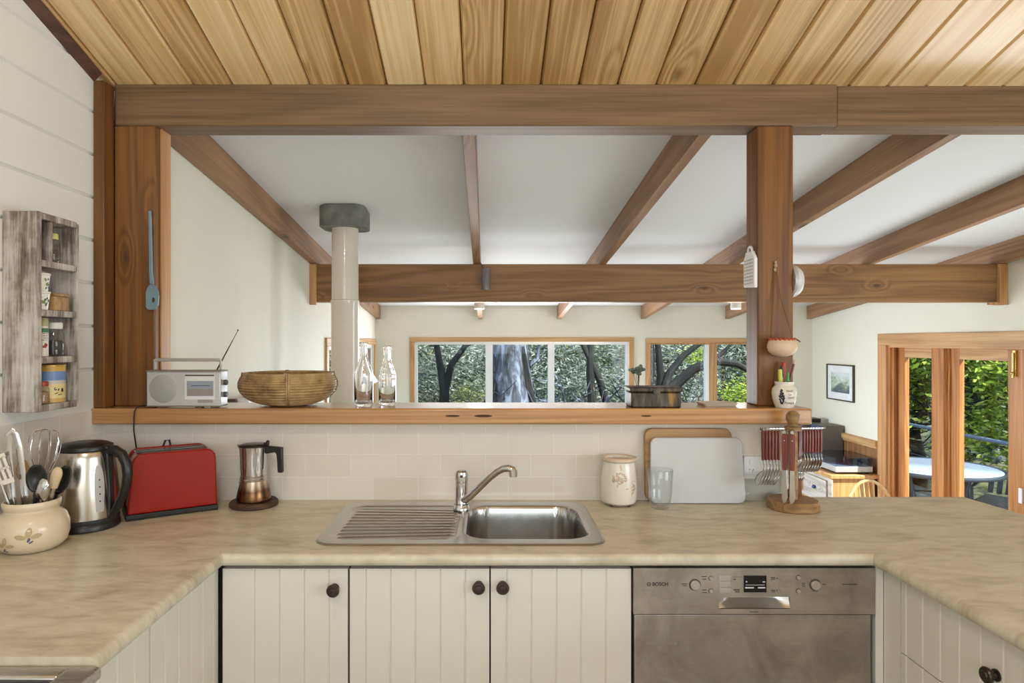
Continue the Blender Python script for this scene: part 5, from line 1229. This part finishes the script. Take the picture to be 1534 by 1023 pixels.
def twigs(label, x, y, n, hgt, sprd, m, seed):
    rnd = random.Random(seed); g_ = -gz(x, y); t = thing('bare_bush', label, 'bush', (x, y, gz(x, y)), 0, 'bare twiggy bushes outside the windows'); b = MB()
    for k in range(n):
        a = rnd.uniform(-1, 1); p = [Vector((a*sprd*.3, rnd.uniform(-.3, .3), -.1)), Vector((a*sprd*.6+rnd.gauss(0, .1), rnd.uniform(-.4, .4), g_-.1+rnd.uniform(-.3, .3)))]
        for q in range(3): p.append(p[-1]+Vector((rnd.gauss(a*.18, .22), rnd.gauss(0, .15), rnd.uniform(.1, .45))))
        r = rnd.uniform(.012, .03); b.tube(p, [r*1.3, r, r*.75, r*.5, r*.25], 5)
        for q in range(3):
            o_ = p[rnd.randint(1, 3)]; e = o_+Vector((rnd.gauss(0, .35), rnd.gauss(0, .15), rnd.uniform(-.05, .4))); b.tube([o_, (o_+e)/2+Vector((0, 0, rnd.gauss(0, .05))), e], [r*.5, r*.4, r*.2], 5)
    b.build('stem', m, t)
twigs('dark bare twiggy bush low outside the left pane', -.75, 10.4, 12, 1.5, 1.0, BD, 1)
twigs('pale bare twiggy bush outside the right pane of the wide window', 1.55, 10.6, 14, 1.5, 1.1, BG, 2)
twigs('dark bare twiggy bush outside the right window', 3.35, 10.9, 18, 1.5, 1.3, BD, 3)
t = fork('slender leaning trees seen in the right pane of the wide window', 1.95, 11.5, [([(.0, 0, -2.8), (-.05, 0, .0), (-.12, 0, .9), (-.1, 0, 2.5)], [.12, .09, .07, .04]), ([(.35, 0, -2.8), (.30, 0, -.1), (.05, 0, .75), (-.25, 0, 1.4), (-.5, 0, 2.2)], [.10, .08, .06, .05, .03]), ([(.75, .3, -2.8), (.72, .3, 0), (.66, .3, 1.0), (.7, .3, 2.4)], [.14, .11, .10, .06])], BD)
spec = [('grey', 'pale grey-green gum tree'), ('olive', 'olive-leaved bush tree'), ('lime', 'bright yellow-green leafy tree')]
lay = [(-2.2, 13.2, 0, .6, 1.5), (-.9, 14.5, 0, 1.2, 1.6), (-.2, 12.9, 1, -.1, .8), (.9, 15, 0, 1.0, 1.7), (1.7, 13.2, 0, .4, 1.3), (2.5, 15.2, 1, .9, 1.6), (3.3, 12.6, 0, .3, 1.1), (4.3, 14.0, 0, 1.1, 1.6), (5.4, 13.0, 0, 1.2, 1.5), (4.75, 10.6, 2, .35, .75),
       (6.4, 14.5, 1, 1.0, 1.7), (-3.6, 11, 0, 1.0, 1.6), (-4.5, 14, 1, 1.6, 2.0), (-3.5, 8.6, 1, .9, 1.3), (0.2, 18, 0, 2.2, 2.2), (3.0, 19, 0, 2.6, 2.4), (6.5, 18.5, 0, 2.6, 2.4), (-3, 18, 0, 2.2, 2.3),
       (7.6, 10.6, 2, 1.3, 1.5), (8.0, 8.6, 2, .6, 1.4), (8.2, 12.4, 2, 1.0, 1.7), (9.3, 10.4, 1, 2.0, 1.9), (7.3, 12.3, 0, 1.8, 1.4), (9.6, 13.2, 2, 1.6, 2.0), (7.9, 6.8, 2, .8, 1.3), (11, 11.6, 1, 2.6, 2.4), (10.2, 8.4, 2, 1.4, 1.9), (12, 15.5, 0, 3.0, 3.0), (8.4, 16.4, 1, 1.8, 2.2)]
seen = {}
POS = ['behind the wide window', 'outside the right window', 'beyond the deck railing', 'outside the left living-room window']
for i, (x, y, k, cz_, rad) in enumerate(lay):
    where = POS[2] if x > 6.6 else POS[1] if x > 2.8 else POS[3] if x < -2.4 else POS[0]
    key = (k, where); seen[key] = seen.get(key, 0)+1
    tree('%s %s' % (spec[k][1], where), x, y, spec[k][0], cz_, rad, .09+.02*rad, BD if k != 0 else (BG if i % 3 == 0 else BD), 100+i, lean=(random.uniform(-.2, .2), random.uniform(-.2, .2)), group='%s, %s' % (spec[k][1], where))

# ------------------------------------------------------------------ light, world, camera
w = bpy.data.worlds.new('World'); S.world = w; w.use_nodes = True; nt = w.node_tree; nt.nodes.clear()
sky = nt.nodes.new('ShaderNodeTexSky'); sky.sky_type = 'NISHITA'; sky.sun_disc = False; sky.sun_elevation = R(48); sky.sun_rotation = R(60); sky.air_density = 1.2; sky.dust_density = 1.5
bgn = nt.nodes.new('ShaderNodeBackground'); bgn.inputs[1].default_value = .55; wo = nt.nodes.new('ShaderNodeOutputWorld')
nt.links.new(sky.outputs[0], bgn.inputs[0]); nt.links.new(bgn.outputs[0], wo.inputs[0])
def light(name, typ, loc, power, color=(1, 1, 1), rot=None, **kw):
    l = bpy.data.lights.new(name, typ); l.energy = power; l.color = color
    for a, v in kw.items(): setattr(l, a, v)
    o = bpy.data.objects.new(name, l); C.objects.link(o); o.location = loc
    if rot: o.rotation_euler = rot
    o['kind'] = 'helper'
    return o
def aim(o, to): o.rotation_euler = (Vector(to)-o.location).to_track_quat('-Z', 'Y').to_euler()
sun = light('sun', 'SUN', (10, 5, 12), 12.0, (1, .95, .86), angle=R(.6)); aim(sun, sun.location-Vector((.55, -.55, .80)))
# soft fill lamp added at the presumed window behind the camera
o = light('window_daylight', 'AREA', (.1, -2.18, 1.65), 24, (.92, .96, 1), shape='RECTANGLE', size=1.9, size_y=1.2); aim(o, (.1, 2, 1.4))
# fill lamp added at an invented side window, out of view on the right
o = light('side_window_daylight', 'AREA', (3.46, -.75, 1.2), 66, (.86, .93, 1), shape='RECTANGLE', size=2.2, size_y=1.3); aim(o, (0, .6, 1.3))
o = light('wide_window_daylight', 'AREA', (.29, 6.97, .95), 62, (.90, .95, 1), shape='RECTANGLE', size=2.0, size_y=.85); aim(o, (.38, 2, 1.5))
o = light('door_daylight', 'AREA', (XR-.03, 3.55, .45), 38, (.88, .94, 1), shape='RECTANGLE', size=1.0, size_y=1.7); aim(o, (0, 4.0, 1.7))
o = light('left_window_daylight', 'AREA', (XL2+.03, 5.4, .92), 19, (.80, .90, 1), shape='RECTANGLE', size=1.1, size_y=.8, spread=R(65)); aim(o, (3.4, 5.7, .75))
light('kitchen_lamp', 'POINT', (-.35, .30, 2.35), 22, (.96, .985, 1), shadow_soft_size=.09)
for x in (-.046, 1.742):
    o = light('spot_lamp', 'POINT', (x, 4.56, 1.62), 2.0, (1, .94, .84), shadow_soft_size=.06)

cam = bpy.data.cameras.new('camera'); co = bpy.data.objects.new('camera', cam); C.objects.link(co)
co.location = (0, 0, H); co.rotation_euler = (PI/2, 0, 0)
cam.sensor_width = 36; cam.lens = F/1534*36; cam.shift_x = (767-CX)/1534; cam.clip_start = .02; cam.clip_end = 300
S.camera = co
S.view_settings.view_transform = 'Standard'; S.view_settings.look = 'None'; S.view_settings.gamma = 1; S.view_settings.exposure = 0; S.view_settings.use_curve_mapping = False
S.cycles.max_bounces = 10; S.cycles.diffuse_bounces = 5; S.cycles.glossy_bounces = 5; S.cycles.transmission_bounces = 10; S.cycles.transparent_max_bounces = 16
S.cycles.use_denoising = True; S.cycles.sample_clamp_indirect = 6
